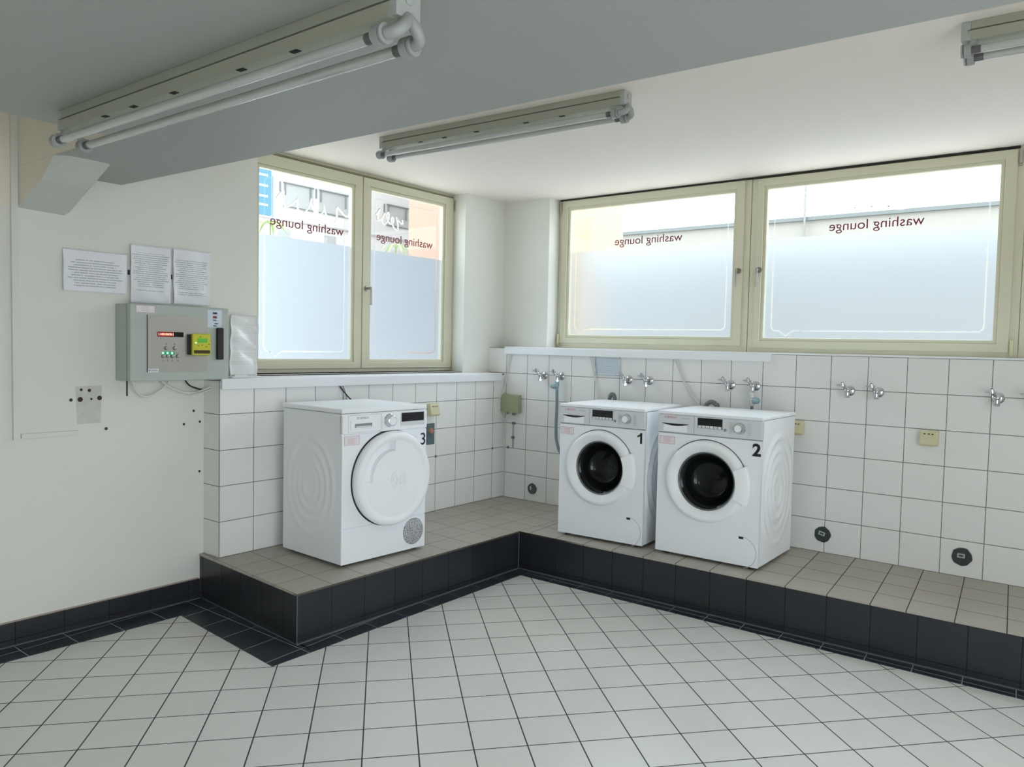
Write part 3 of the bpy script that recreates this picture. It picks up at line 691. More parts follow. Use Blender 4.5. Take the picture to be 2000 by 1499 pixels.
def dryer(loc, label, rz):
    W = 0.60; D = 0.55; H = 0.842; h = W/2
    t = thing('tumble_dryer', label, 'tumble dryer', loc, rz)
    z1 = H-0.028
    MB().box((-h, 0.004, 0), (h, D, z1)).build('casing', WHITE, t, bevel=0.004)
    for sx in (-1, 1): relief(MB(), sx*h, 0.03, D-0.03, 0.03, z1-0.04, D*0.52, 0.40, sx, amp=0.006, rings=(0.06, 0.11, 0.16, 0.215)).build('side_relief', WHITE, t, smooth=True)
    MB().box((-h-0.004, -0.004, z1+0.002), (h+0.004, D+0.01, H)).build('top_plate', WHITE_PL, t, bevel=0.008, segs=3)
    MB().box((-h, -0.003, 0.194), (h, 0.006, 0.700)).build('front_panel', WHITE, t, bevel=0.002)
    kp = MB().box((-h, -0.003, 0.0), (h, 0.006, 0.190)).build('kick_panel', WHITE, t, bevel=0.002)
    b = MB(); b.box((-0.02, -0.0045, 0.180), (0.07, -0.0025, 0.190)); b.build('kick_latch', GREYP, kp, bevel=0.001)
    # perforated grille
    m, nt, pb = newmat('perforated_grille'); tc = nt.nodes.new('ShaderNodeTexCoord'); vo = nt.nodes.new('ShaderNodeTexVoronoi'); vo.inputs['Scale'].default_value = 120
    nt.links.new(tc.outputs['Object'], vo.inputs['Vector']); rp = nt.nodes.new('ShaderNodeValToRGB'); rp.color_ramp.elements[0].color = (0.03,0.03,0.035,1); rp.color_ramp.elements[1].color = (0.46,0.47,0.49,1)
    rp.color_ramp.elements[0].position = 0.22; rp.color_ramp.elements[1].position = 0.42; nt.links.new(vo.outputs['Distance'], rp.inputs[0]); nt.links.new(rp.outputs[0], pb.inputs['Base Color'])
    b = MB(); b.lathe([(0.0005, -0.0065), (0.072, -0.0065), (0.078, -0.003)], c=(-h+0.508, 0, 0.103), n=56); b.build('vent_grille', m, kp, smooth=True)
    # fascia, sloping edge towards the top
    b = MB(); b.prism([(-0.006, 0.706), (0.02, 0.706), (0.02, z1), (0.004, z1), (-0.006, z1-0.012)], 0, -h, h); fa = b.build('control_panel', WHITE_PL, t, bevel=0.003)
    b = MB(); frame_ring(b, lambda u, d, z: (u, d, z), -h+0.035, -h+0.262, 0.712, 0.806, -h+0.038, -h+0.259, 0.715, 0.803, -0.0072, -0.006); b.build('drawer_outline', FASCIA, fa)
    b = MB(); b.box((-h+0.048, -0.012, 0.728), (-h+0.222, -0.006, 0.778)); dr = b.build('water_tank_drawer', WHITE_PL, t, bevel=0.003)
    b = MB(); b.box((-h+0.075, -0.0135, 0.738), (-h+0.190, -0.0118, 0.760)); b.build('drawer_recess', GREYP, dr)
    b = MB(); b.box((-h+0.082, -0.014, 0.739), (-h+0.186, -0.0133, 0.7465)); b.build('drawer_lip', FASCIA, dr)
    text('maker_name', 'BOSCH', 0.017, GREYP, (1,0,0), (0,0,1), (-h+0.115, -0.0066, 0.783), fa, ext=0.0003)
    b = MB(); b.lathe([(0.0045, -0.0066), (0.0045, -0.0075), (0.0065, -0.0075), (0.0065, -0.0066)], c=(-h+0.100, 0, 0.789), n=20); b.build('maker_emblem', GREYP, fa)
    kc = (-h+0.318, 0, 0.765)
    b = MB(); b.lathe([(0.026, -0.036), (0.030, -0.034), (0.0335, -0.010), (0.038, -0.006)], c=kc, n=40); kn = b.build('programme_knob', CHROME, fa, smooth=True)
    b = MB(); b.lathe([(0.0005, -0.033), (0.024, -0.034), (0.027, -0.036)], c=kc, n=36); b.build('knob_face', WHITE_PL, kn, smooth=True)
    b = MB(); b.box((-h+0.398, -0.0085, 0.728), (-h+0.582, -0.006, 0.806)); dp = b.build('display_surround', FASCIA, fa, bevel=0.002)
    b = MB(); b.box((-h+0.404, -0.0095, 0.752), (-h+0.572, -0.0084, 0.802)); b.build('display', BLACK, dp)
    # round door as a polar height field with a recessed grip
    c = Vector((-h+0.328, 0, 0.440)); b = MB(); bm = b.bm
    rs = [0.0, 0.03, 0.08, 0.12, 0.158, 0.160, 0.175, 0.195, 0.212, 0.214, 0.222, 0.232, 0.240, 0.252, 0.260, 0.266, 0.268, 0.262]
    def depth(r, i):
        base = {0.222: -0.052, 0.232: -0.056, 0.240: -0.057, 0.252: -0.055, 0.260: -0.050, 0.266: -0.040, 0.268: -0.030, 0.262: -0.004}.get(r, -0.0485)
        return base
    n = 120; rings = []
    for k, r in enumerate(rs):
        ring = []
        for i in range(n):
            a = 2*PI*i/n; y = depth(r, i); deg = i*360/n
            if 0.160 <= r <= 0.212 and 93 <= deg <= 180:
                y = -0.0485 + 0.042*(1 - 0.5*(deg-93)/87)
            ring.append(bm.verts.new((c.x+r*math.cos(a), y, c.z+r*math.sin(a))))
        rings.append(ring)
    for A, B in zip(rings[:-1], rings[1:]):
        for i in range(n):
            j = (i+1) % n
            if A is rings[0]: 
                bm.faces.new([A[0], B[i], B[j]]) if False else None
            if A is not rings[0]: bm.faces.new([A[i], A[j], B[j], B[i]])
    bm.faces.new(rings[1])
    for v in rings[0]: bm.verts.remove(v)
    dd = b.build('door', WHITE_PL, t, smooth=True)
    b = MB(); b.lathe([(0.262, -0.004), (0.271, -0.0035)], c=c, n=80); b.build('door_gap', BLACKM, t)
    b = MB(); lc = c + Vector((0.025, 0, -0.005))
    for R0, R1 in ((0.050, 0.054), (0.036, 0.039)):
        b.lathe([(R0, -0.0485), (R0, -0.0525), (R1, -0.0525), (R1, -0.0485)], c=lc, n=48)
    for xx in (-0.014, 0.010): b.box((lc.x+xx, -0.0525, lc.z-0.030), (lc.x+xx+0.004, -0.0485, lc.z+0.030))
    b.box((lc.x-0.014, -0.0525, lc.z-0.002), (lc.x+0.014, -0.0485, lc.z+0.002)); b.box((lc.x-0.024, -0.0525, lc.z+0.012), (lc.x+0.024, -0.0485, lc.z+0.015)); b.box((lc.x-0.024, -0.0525, lc.z-0.015), (lc.x+0.024, -0.0485, lc.z-0.012))
    b.build('door_emblem', WHITE_PL, dd)
    b = MB(); b.box((-h+0.012, -0.0042, 0.645), (-h+0.113, -0.003, 0.694)); st = b.build('warning_sticker', INKPALE, t)
    b = MB(); frame_ring(b, lambda u, d, z: (u, d, z), -h+0.012, -h+0.113, 0.645, 0.694, -h+0.014, -h+0.111, 0.647, 0.692, -0.0046, -0.0042)
    for k in range(4): b.box((-h+0.032+0.005*(k%2), -0.0046, 0.654+k*0.0085), (-h+0.085-0.006*((k+1)%2), -0.0042, 0.6565+k*0.0085))
    b.build('sticker_print', mat('pale_red_print', (0.72, 0.36, 0.38), 0.5), st)
    text('machine_number', '3', 0.100, INK, (1,0,0), (0,0,1), (-h+0.548, -0.0042, 0.607), t, ext=0.0006, bold=0.0002)
    feet(t, W, D)
    return t
DRY = dryer((0.676, -1.852, HP+0.017), 'white tumble dryer marked 3 under the left window', math.radians(90-2.2))

def attach(o, t):
    o.parent = t; o.matrix_parent_inverse = Matrix.LocRotScale(t.location, t.rotation_euler, t.scale).inverted(); return o
def part(o, t, label=None):
    attach(o, t)
    if label: o['label'] = label
    return o
# ================================================================== TAPS
tap0 = thing('water_tap', '', 'tap', (0,0,0), 0, 'chrome water taps on the tiled wall')
b = MB(); b.lathe([(0.031, 0.0), (0.030, -0.006), (0.022, -0.013), (0.013, -0.016)], n=32); b.build('rosette', CHROME, tap0, smooth=True)
b = MB(); b.cyl((0,-0.012,0), (0,-0.062,0.002), 0.0125, n=20); b.cyl((0,-0.055,0.012), (0,-0.057,-0.036), 0.0135, n=20); b.cyl((0,-0.057,-0.026), (0,-0.057,-0.040), 0.0155, n=6)
b.ellipse_ball((0,-0.056,0.004), (0.018,0.018,0.018)); b.build('valve_body', CHROME, tap0, smooth=True)
b = MB(); b.cyl((-0.004,-0.058,0.008), (-0.020,-0.078,0.032), 0.010, 0.0085, n=16); b.box((-0.052,-0.090,0.030), (-0.002,-0.070,0.040)); b.cyl((-0.020,-0.080,0.026), (-0.024,-0.083,0.050), 0.014, 0.011, n=16)
hd = b.build('tap_handle', CHROME, tap0, smooth=True, bevel=0.002)
b = MB(); b.cyl((-0.024,-0.084,0.050), (-0.0245,-0.0845,0.0515), 0.006, n=14); b.build('handle_cap', BLACKM, hd)
tl = ['chrome tap nearest the room corner, empty outlet', 'chrome tap with a blue leak valve and hose, second from the corner', 'chrome tap just right of the pale wall notice', 'chrome tap above the far edge of machine 1, second after the wall notice',
      'chrome tap over machine 2 with nothing connected', 'chrome tap over machine 2 with a clear blue hose connector', 'chrome tap past machine 2, first of the free pair', 'chrome tap past machine 2, second of the free pair',
      'chrome tap beyond the lone cream socket, near the picture edge', 'chrome tap cut off by the picture edge']
tx = [0.403, 0.563, 1.153, 1.319, 1.918, 2.087, 2.664, 2.825, 3.425, 3.585]
tap0.location = (tx[0], 0, 1.247); tap0['label'] = tl[0]
for x, l in list(zip(tx, tl))[1:]: dup(tap0, (x, 0, 1.247), label=l)
BLUEP = mat('pale_blue_valve', (0.28, 0.42, 0.46), 0.3); HOSEB = mat('blue_grey_hose', (0.22, 0.30, 0.34), 0.45)
t = thing('water_hose', 'blue-grey inlet hose hanging from the second tap beside machine 1', 'hose', (0.563, -0.057, 1.205))
b = MB(); b.cyl((0,0,0.002), (0,0,-0.03), 0.017, n=20); b.ellipse_ball((-0.022,-0.004,-0.034), (0.036,0.022,0.020)); b.cyl((0,0,-0.03), (0,0,-0.07), 0.014, 0.011, n=16); b.build('leak_valve', BLUEP, t, smooth=True)
b = MB(); b.tube([(0,0,-0.06), (0.003,0,-0.2), (0.0,0,-0.34), (0.012,0,-0.46), (0.06,0.02,-0.56), (0.25,0.03,-0.62), (0.45,0.03,-0.60)], 0.0115, n=12); b.build('hose', HOSEB, t, smooth=True)
CLEAR = mat('milky_connector', (0.60, 0.64, 0.64), 0.2)
t = thing('water_hose', 'clear and blue hose connector under the last tap over machine 2', 'hose', (2.087, -0.057, 1.205))
b = MB(); b.cyl((0,0,0.002), (0,0,-0.028), 0.019, n=20); b.cyl((0,0,-0.034), (0,0,-0.085), 0.018, 0.013, n=20); b.build('connector', CLEAR, t, smooth=True)
b = MB(); b.ellipse_ball((0.026,-0.004,-0.048), (0.028,0.022,0.022)); b.build('leak_sensor', BLUEP, t, smooth=True)
b = MB(); b.tube([(0,0,-0.08), (0,0,-0.16), (0,0.0,-0.3), (-0.05,0.005,-0.5)], 0.010, n=12); b.build('hose', HOSEG, t, smooth=True)

# drain hoses behind the washers
for x, l, pts in ((1.06, 'grey drain hose end peeking over machine 1', [(-0.025,0,-0.02),(-0.018,0,0.02),(0.0,0,0.035),(0.018,0,0.015),(0.02,0,-0.06),(0.02,0,-0.4)]),
                  (1.82, 'grey drain hose loop peeking over machine 2', [(-0.045,0,-0.012),(-0.03,0,0.012),(0.0,0,0.026),(0.03,0,0.01),(0.042,0,-0.03),(0.042,0,-0.4)])):
    b = MB(); b.tube(pts, 0.015, n=12); part(b.build('drain_hose', HOSEG, None, smooth=True, loc=(x, -0.07, 1.105)), W_1 if x < 1.5 else W_2, 'grey drain hose')

# ================================================================== SOCKETS, BOXES, CAPS
def socket(loc, rz, label):
    t = thing('power_socket', label, 'socket', loc, rz, 'cream surface sockets')
    b = MB(); b.prism([(0.0, -0.042), (0.0, 0.046), (-0.030, 0.046), (-0.036, 0.034), (-0.050, -0.030), (-0.042, -0.042)], 0, -0.045, 0.045)
    bd = b.build('socket_body', CREAMP, t, bevel=0.005, segs=3)
    for k in (-0.022, 0.0, 0.019):
        b = MB(); b.ellipse_ball((k, -0.0395, 0.026), (0.006, 0.003, 0.003)); b.build('terminal_hole', HOLE, bd, smooth=True)
    return t
s0 = socket((2.362, 0, 1.002), 0, 'cream socket on the tiles beside machine 2')
dup(s0, (3.105, 0, 1.003), label='cream socket alone on the tiles under the second free tap pair')
dup(s0, (0.0, -0.822, 0.995), rz=PI/2, label='cream socket behind the dryer on the left tiled wall')
t = thing('isolator_plate', 'small blue-grey plate with a brown knob under the socket behind the dryer', 'switch', (0, -0.833, 0.82), PI/2)
b = MB(); b.box((-0.043, -0.008, -0.075), (0.043, 0, 0.077)); b.build('plate', mat('petrol_grey', (0.10, 0.15, 0.17), 0.35, noise=0.1), t, bevel=0.002)
b = MB(); b.lathe([(0.0005, -0.026), (0.018, -0.024), (0.022, -0.008)], c=(0,0,0.024), n=24); b.build('knob', mat('brown_knob', (0.42, 0.22, 0.12), 0.4), t, smooth=True)
JB = t = thing('junction_box', 'olive green junction box in the tiled room corner', 'junction box', (0.092, 0, 1.01))
b = MB(); b.box((-0.088, -0.045, -0.072), (0.09, 0, 0.072)); b.build('box_body', GREENP, t, bevel=0.005, segs=3)
b = MB(); b.cyl((0.03, -0.022, -0.07), (0.03, -0.022, -0.092), 0.012, n=14); b.cyl((-0.03, -0.022, -0.07), (-0.03, -0.022, -0.085), 0.009, n=14); b.build('cable_gland', HOSEG, t, smooth=True)
b = MB(); b.tube([(0.075,-0.012,1.405), (0.05,-0.014,1.33), (0.042,-0.014,1.26), (0.030,-0.016,1.19), (0.026,-0.03,1.12), (0.0,-0.055,1.04), (-0.003,-0.055,0.98), (0.01,-0.04,0.915), (0.04,-0.028,0.88), (0.062,-0.022,0.905), (0.062,-0.022,0.93)], 0.0052, n=10)
part(b.build('power_cable', CABLEW, None, smooth=True), JB, 'white cable')
b = MB(); b.tube([(0.0,-0.008,0.90), (0.021,-0.006,0.86), (0.021,-0.006,0.6), (0.021,-0.006,HP+0.01)], 0.004, n=8)
tag(b.build('corner_cable', CABLEW, None, smooth=True), 'thin white cable down the tiled corner below the junction box', 'cable')
b = MB(); b.box((0.096,-0.0015,0.655), (0.112,0,0.85)); o = b.build('glue_trace', mat('glue_grey', (0.42,0.43,0.41), 0.7), None); tag(o, 'grey vertical glue trace on the tiles below the junction box', 'mark')
for k, (x, z, l) in enumerate(((0.11, 0.853, 'upper grey cable clip below the junction box'), (0.104, 0.738, 'lower grey cable clip below the junction box'))):
    b = MB(); b.box((x-0.016, -0.010, z-0.009), (x+0.016, 0, z+0.009)); b.cyl((x, -0.010, z), (x, -0.016, z), 0.009, n=14)
    tag(b.build('cable_clip', HOSEG, None, bevel=0.002), l, 'clip', 'grey cable clips')
for ax, p, z, l in (('y', (0.052, 0), 0.654, 'grey wall plug in the tiles just beside the lower clip'), ('x', (0, -0.131), 0.652, 'grey wall plug in the left tiles near the corner'), ('x', (0, -0.767), 0.651, 'grey wall plug in the left tiles near the dryer')):
    b = MB(); n_ = Vector((0,-1,0)) if ax == 'y' else Vector((1,0,0)); c = Vector((p[0], p[1], z)); b.cyl(c, c+n_*0.006, 0.011, 0.008, n=16)
    tag(b.build('wall_plug', HOSEG, None, smooth=True), l, 'wall plug', 'grey wall plugs')
CAP = mat('dark_green_cap', (0.035, 0.05, 0.05), 0.45, noise=0.15, nscale=20)
for x, z, r, l, st in ((0.3085, 0.351, 0.043, 'grey drain cap low in the tiled corner beside machine 1', 0), (2.541, 0.362, 0.048, 'dark drain cap low on the tiles beside machine 2, tilted label', 1), (3.292, 0.363, 0.050, 'dark drain cap low on the tiles below the lone socket', 2)):
    t = thing('drain_cover', l, 'drain cap', (x, 0, z), 0, 'drain caps in the tiled wall')
    n = 40; b = MB(); P = []
    for i in range(n):
        a = 2*PI*i/n; rr = r*(1+0.025*math.sin(a*5+st)+0.02*math.sin(a*9+2*st)); P.append((rr*math.cos(a), rr*math.sin(a)))
    b.prism(P, 1, -0.007, 0.0); cp = b.build('cap', CAP if st else mat('grey_cap', (0.09,0.11,0.12), 0.4), t, bevel=0.002)
    if st:
        b = MB(); b.box((-0.019, -0.009, -0.012), (0.019, -0.007, 0.012)); lb = b.build('cap_label', mat('cap_label_grey', (0.42,0.47,0.47), 0.4), t); lb.rotation_euler = (0, 0.25 if st == 1 else 0, 0); lb.location = (-0.004, 0, 0.006)
        b = MB(); b.box((-0.011, -0.0095, -0.005), (0.011, -0.009, 0.005)); b.build('label_mark', CAP, lb)
    else:
        b = MB(); b.ellipse_ball((-0.012, -0.006, 0.004), (0.009, 0.006, 0.018)); b.build('cap_plug', mat('pale_plug', (0.5,0.53,0.55), 0.3), t, smooth=True)
# white power cords to the washers
b = MB(); b.tube([(0.824,-0.012,1.405), (0.86,-0.014,1.29), (0.885,-0.014,1.2), (0.935,-0.02,1.07), (0.95,-0.04,0.85)], 0.0042, n=8)
part(b.build('power_cord', CABLEW, None, smooth=True), W_1, 'white cord')
b = MB(); b.tube([(0.845,-0.010,1.405), (0.872,-0.012,1.31), (0.880,-0.012,1.22), (0.905,-0.02,1.12), (0.93,-0.03,0.9)], 0.0036, n=8)
part(b.build('power_cord', CABLEW, None, smooth=True), W_1, 'thin white cord')
b = MB(); b.tube([(1.533,-0.012,1.405), (1.553,-0.014,1.33), (1.60,-0.014,1.24), (1.66,-0.016,1.15), (1.725,-0.02,1.07), (1.75,-0.04,0.9)], 0.0052, n=8)
part(b.build('power_cord', CABLEW, None, smooth=True), W_2, 'thick white cord')
b = MB(); b.tube([(1.503,-0.010,1.405), (1.54,-0.012,1.35), (1.585,-0.012,1.25), (1.645,-0.015,1.14), (1.70,-0.02,1.07), (1.73,-0.03,0.9)], 0.0036, n=8)
part(b.build('power_cord', CABLEW, None, smooth=True), W_2, 'thin white cord')
b = MB(); b.tube([(0.008,-1.655,1.20), (0.012,-1.63,1.165), (0.02,-1.59,1.12), (0.045,-1.55,1.06), (0.07,-1.52,0.9)], 0.004, n=8)
part(b.build('power_cord', CABLEB, None, smooth=True), DRY, 'black cord')
b = MB(); b.tube([(0.008,-1.625,1.20), (0.012,-1.60,1.13), (0.03,-1.60,1.06), (0.06,-1.58,0.9)], 0.003, n=8)
part(b.build('power_cord', mat('grey_cord', (0.3,0.3,0.3), 0.5), None, smooth=True), DRY, 'thin grey cord')

# ================================================================== PAPERS
def paper_mat(name, z0, z1, pitch, density, uax, base=(0.84, 0.85, 0.90), ink=(0.34, 0.35, 0.40)):
    m, nt, b = newmat(name); nb = NB(nt)
    tc = nt.nodes.new('ShaderNodeTexCoord'); p = tc.outputs['Object']
    z = nb.dot(p, (0,0,1)); u = nb.dot(p, uax)
    fr = nb.m('FRACT', nb.m('DIVIDE', z, pitch)); ln = nb.m('LESS_THAN', fr, 0.38)
    row = nb.m('FLOOR', nb.m('DIVIDE', z, pitch))
    cb = nt.nodes.new('ShaderNodeCombineXYZ'); nt.links.new(row, cb.inputs[0]); wn = nt.nodes.new('ShaderNodeTexWhiteNoise'); nt.links.new(cb.outputs[0], wn.inputs['Vector'])
    c2 = nt.nodes.new('ShaderNodeCombineXYZ'); nt.links.new(nb.m('MULTIPLY', u, 160.0), c2.inputs[0]); nt.links.new(nb.m('MULTIPLY', row, 7.3), c2.inputs[1])
    n2 = nt.nodes.new('ShaderNodeTexNoise'); n2.inputs['Scale'].default_value = 1.0; nt.links.new(c2.outputs[0], n2.inputs['Vector'])
    wordy = nb.m('GREATER_THAN', n2.outputs['Fac'], 0.40)
    rowon = nb.m('LESS_THAN', wn.outputs['Value'], density)
    inz = nb.m('MULTIPLY', nb.m('GREATER_THAN', z, z0), nb.m('LESS_THAN', z, z1))
    hw = nb.m('MULTIPLY', nb.m('ADD', nb.m('MULTIPLY', wn.outputs['Value'], 0.5), 0.75), 1.0)
    inu = nb.m('LESS_THAN', nb.m('ABSOLUTE', u), nb.m('MULTIPLY', hw, 0.085 if z1-z0 > 0.15 else 0.12))
    k = nb.m('MULTIPLY', nb.m('MULTIPLY', ln, wordy), nb.m('MULTIPLY', rowon, nb.m('MULTIPLY', inz, inu)))
    mx = nt.nodes.new('ShaderNodeMix'); mx.data_type = 'RGBA'; mx.inputs['A'].default_value = (*base, 1); mx.inputs['B'].default_value = (*ink, 1)
    nt.links.new(nb.m('MULTIPLY', k, 0.8), mx.inputs['Factor']); nt.links.new(mx.outputs['Result'], b.inputs['Base Color'])
    b.inputs['Roughness'].default_value = 0.22
    return m
def sheet(name, w_, h_, m, label, loc, axis, amp, seed, group, lean=0.0):
    random.seed(seed); b = MB(); nx, nz = 22, 26; g = []
    ph = [random.uniform(0, 6) for _ in range(6)]
    for j in range(nz+1):
        row = []
        for i in range(nx+1):
            u = -w_/2+w_*i/nx; z = -h_/2+h_*j/nz
            d = 0.004+amp*1.3*(0.5+0.5*math.sin(u*38+ph[0]+z*9)) + amp*1.1*math.sin(z*26+ph[1]+u*14)**2 + amp*0.9*max(0, abs(u)/(w_/2)-0.85)*6 + lean*(0.5+z/h_)
            row.append(b.bm.verts.new((d, u, z) if axis == 'x' else (u, -d, z)))
        g.append(row)
    for j in range(nz):
        for i in range(nx): b.bm.faces.new([g[j][i], g[j][i+1], g[j+1][i+1], g[j+1][i]])
    o = b.build(name, m, None, smooth=True, norm=False, loc=loc)
    s_ = o.modifiers.new('thickness', 'SOLIDIFY'); s_.thickness = 0.0006
    return tag(o, label, 'notice', group)
G_ = 'paper notices taped above the control cabinet'
o = sheet('paper_notice', 0.300, 0.204, paper_mat('print_wide', -0.08, 0.055, 0.0125, 0.85, (0,1,0)), 'landscape paper notice on the left wall, furthest from the window', (WLX, -3.035, 1.787), 'x', 0.004, 3, G_)
o2 = sheet('paper_notice', 0.209, 0.302, paper_mat('print_a', -0.09, 0.11, 0.0108, 0.92, (0,1,0)), 'upright paper notice between the landscape one and the last one', (WLX, -2.7615, 1.797), 'x', 0.005, 5, G_)
o3 = sheet('paper_notice', 0.209, 0.302, paper_mat('print_b', -0.10, 0.10, 0.0108, 0.80, (0,1,0)), 'upright paper notice above the cabinet, closest to the window', (WLX, -2.5365, 1.80), 'x', 0.0055, 8, G_)
for y, z in ((-2.872, 1.80), (-2.650, 1.795)):
    b = MB(); b.box((WLX, y-0.004, z-0.012), (WLX+0.010, y+0.004, z+0.012)); tag(b.build('poster_clip', BLACKM, None), 'tiny dark clip between paper notices on the left wall', 'clip', 'tiny dark clips between the notices')
m = paper_mat('clear_sleeve', -0.13, 0.13, 0.012, 0.5, (0,1,0), base=(0.80, 0.81, 0.81), ink=(0.70, 0.71, 0.72)); m.node_tree.nodes['Principled BSDF'].inputs['Roughness'].default_value = 0.12
sheet('plastic_sleeve', 0.175, 0.355, m, 'crumpled clear plastic sleeve standing on the sill beside the cabinet', (WLX, -2.225, 1.432), 'x', 0.010, 12, None, lean=0.0)
sheet('paper_notice', 0.206, 0.125, paper_mat('print_c', -0.05, 0.05, 0.0095, 0.9, (1,0,0), base=(0.62, 0.68, 0.74), ink=(0.36, 0.43, 0.52)), 'pale blue notice on the tiles between two taps above machine 1', (0.978, 0.0, 1.332), 'y', 0.0006, 2, None)
b = MB(); b.box((WLX+0.02, -2.36, 1.251), (WLX+0.12, -2.17, 1.258)); b.box((WLX+0.05, -2.33, 1.258), (WLX+0.10, -2.25, 1.264))
tag(b.build('leaflet', SILL, None), 'white leaflet lying on the sill at the foot of the plastic sleeve', 'leaflet')

# ================================================================== CONTROL CABINET
CC = t = thing('control_cabinet', 'grey-green metal control cabinet on the left wall with display and yellow card unit', 'cabinet', (WLX, -2.672, 1.244))
D_ = 0.160; HY = 0.266; HZ = 0.392
MB().box((0, -HY, 0), (D_-0.046, HY, HZ)).build('cabinet_body', BOXG, t, bevel=0.004)
MB().box((D_-0.048, -HY+0.003, 0.003), (D_-0.040, HY-0.003, HZ-0.003)).build('door_gasket', GAP, t)
dr = MB().box((D_-0.041, -HY, 0), (D_, HY, HZ)).build('door', BOXG, t, bevel=0.006, segs=3)
yy = lambda v: v+2.672+0.015; zz = lambda v: v-1.244
b = MB(); b.box((D_, yy(-2.868), zz(1.290)), (D_+0.003, yy(-2.546), zz(1.582))); sp = b.build('steel_plate', STEEL, t)
b = MB(); b.box((D_+0.003, yy(-2.868)-0.003, zz(1.29)), (D_+0.0005, yy(-2.868), zz(1.582))); b.build('plate_edge', GAP, sp)
b = MB(); b.box((D_+0.003, yy(-2.818), zz(1.473)), (D_+0.006, yy(-2.682), zz(1.498))); ds = b.build('led_display', BLACK, sp)
b = MB(); b.box((D_+0.006, yy(-2.818), zz(1.474)), (D_+0.0063, yy(-2.737), zz(1.497))); b.build('lit_field', LEDBG, ds)
b = MB(); random.seed(4); y = -2.813
for k, wd in enumerate((0.003, 0.0, 0.008, 0.007, 0.004, 0.007, 0.006, 0.008, 0.006, 0.0, 0.003)):
    if wd == 0: y += 0.004; continue
    hh = 0.013 if wd == 0.003 else 0.010
    b.box((D_+0.0063, yy(y), zz(1.4855)-hh/2), (D_+0.0067, yy(y+0.0018), zz(1.4855)+hh/2))
    if wd > 0.005: b.box((D_+0.0063, yy(y+wd-0.0018), zz(1.4855)-hh/2), (D_+0.0067, yy(y+wd), zz(1.4855)+hh/2)); b.box((D_+0.0063, yy(y), zz(1.4855)+(hh/2-0.0018)*(1 if k % 2 else 0)), (D_+0.0067, yy(y+wd), zz(1.4855)+(hh/2-0.0018)*(1 if k % 2 else 0)+0.0018))
    y += wd+0.0022
b.build('lit_characters', LED, ds)
for v in (-2.773, -2.728):
    b = MB(); b.lathe([(0.0005, D_+0.012), (0.008, D_+0.011), (0.0105, D_+0.003)], c=(0, yy(v), zz(1.414)), axis='x', n=20); b.build('push_button', NICKEL, sp, smooth=True)
    b = MB(); b.box((D_+0.003, yy(v)-0.003, zz(1.434)), (D_+0.0034, yy(v)+0.003, zz(1.438))); b.build('button_mark', INK, sp)
b = MB(); b.box((D_+0.003, yy(-2.795), zz(1.380)), (D_+0.0034, yy(-2.728), zz(1.396))); b.build('indicator_strip', LEDGD, sp)
for k, v in enumerate((-2.789, -2.765, -2.741, -2.712)):
    b = MB(); b.lathe([(0.0005, D_+0.012), (0.0075, D_+0.011), (0.010, D_+0.003)], c=(0, yy(v), zz(1.372)), axis='x', n=20); b.build('push_button', NICKEL, sp, smooth=True)
    if k < 3:
        b = MB(); b.cyl((D_+0.003, yy(v)-0.001, zz(1.389)), (D_+0.0045, yy(v)-0.001, zz(1.389)), 0.005, n=14); b.build('indicator_light', LEDG, sp)
    else:
        b = MB(); b.box((D_+0.003, yy(v)-0.007, zz(1.385)), (D_+0.0036, yy(v)+0.007, zz(1.392))); b.build('indicator_window', GREYP, sp)
    text('button_number', '1234'[k], 0.014, INK, (0,1,0), (0,0,1), (D_+0.003, yy(v)-0.004, zz(1.345)), sp, ext=0.0003)
b = MB(); b.box((D_+0.003, yy(-2.866), zz(1.290)), (D_+0.0036, yy(-2.812), zz(1.308))); mk = b.build('maker_plate', FASCIA, sp)
b = MB(); b.cyl((D_+0.0036, yy(-2.859), zz(1.299)), (D_+0.004, yy(-2.859), zz(1.299)), 0.0042, n=14)
for k in range(6): b.box((D_+0.0036, yy(-2.850)+k*0.0055, zz(1.2965)), (D_+0.0039, yy(-2.8465)+k*0.0055, zz(1.3015)))
b.build('maker_print', GREYP, mk)
# yellow card unit
c0, c1, e0, e1 = yy(-2.655), yy(-2.545), zz(1.378), zz(1.492)
b = MB(); b.box((D_, c0-0.006, e0+0.004), (D_+0.018, c1, e1-0.004)); cu_ = b.build('card_reader', BLACKM, t, bevel=0.002)
b = MB(); b.box((D_+0.014, c0+0.008, e0), (D_+0.036, c1, e1)); b.build('reader_face', YELLOW, cu_, bevel=0.006, segs=3)
b = MB(); b.box((D_+0.036, c0+0.034, e1-0.046), (D_+0.0375, c1-0.022, e1-0.024)); b.build('reader_screen', LCD, cu_)
b = MB(); b.box((D_+0.0355, c0+0.014, e0+0.010), (D_+0.037, c1-0.006, e0+0.028)); b.build('card_slot', mat('slot_brown', (0.05, 0.03, 0.02), 0.4), cu_)
b = MB()
for (q, r_) in ((0.022, 0.062), (0.040, 0.052), (0.060, 0.055), (0.082, 0.046), (0.098, 0.06), (0.05, 0.098)): b.ellipse_ball((D_+0.0362, c0+q, e0+r_), (0.001, 0.005, 0.003))
b.build('reader_marks', mat('dark_olive', (0.2, 0.2, 0.02), 0.5), cu_)
b = MB(); b.cyl((D_+0.036, c0+0.024, e0+0.066), (D_+0.0378, c0+0.024, e0+0.066), 0.0042, n=12); b.build('reader_light', LEDG, cu_)
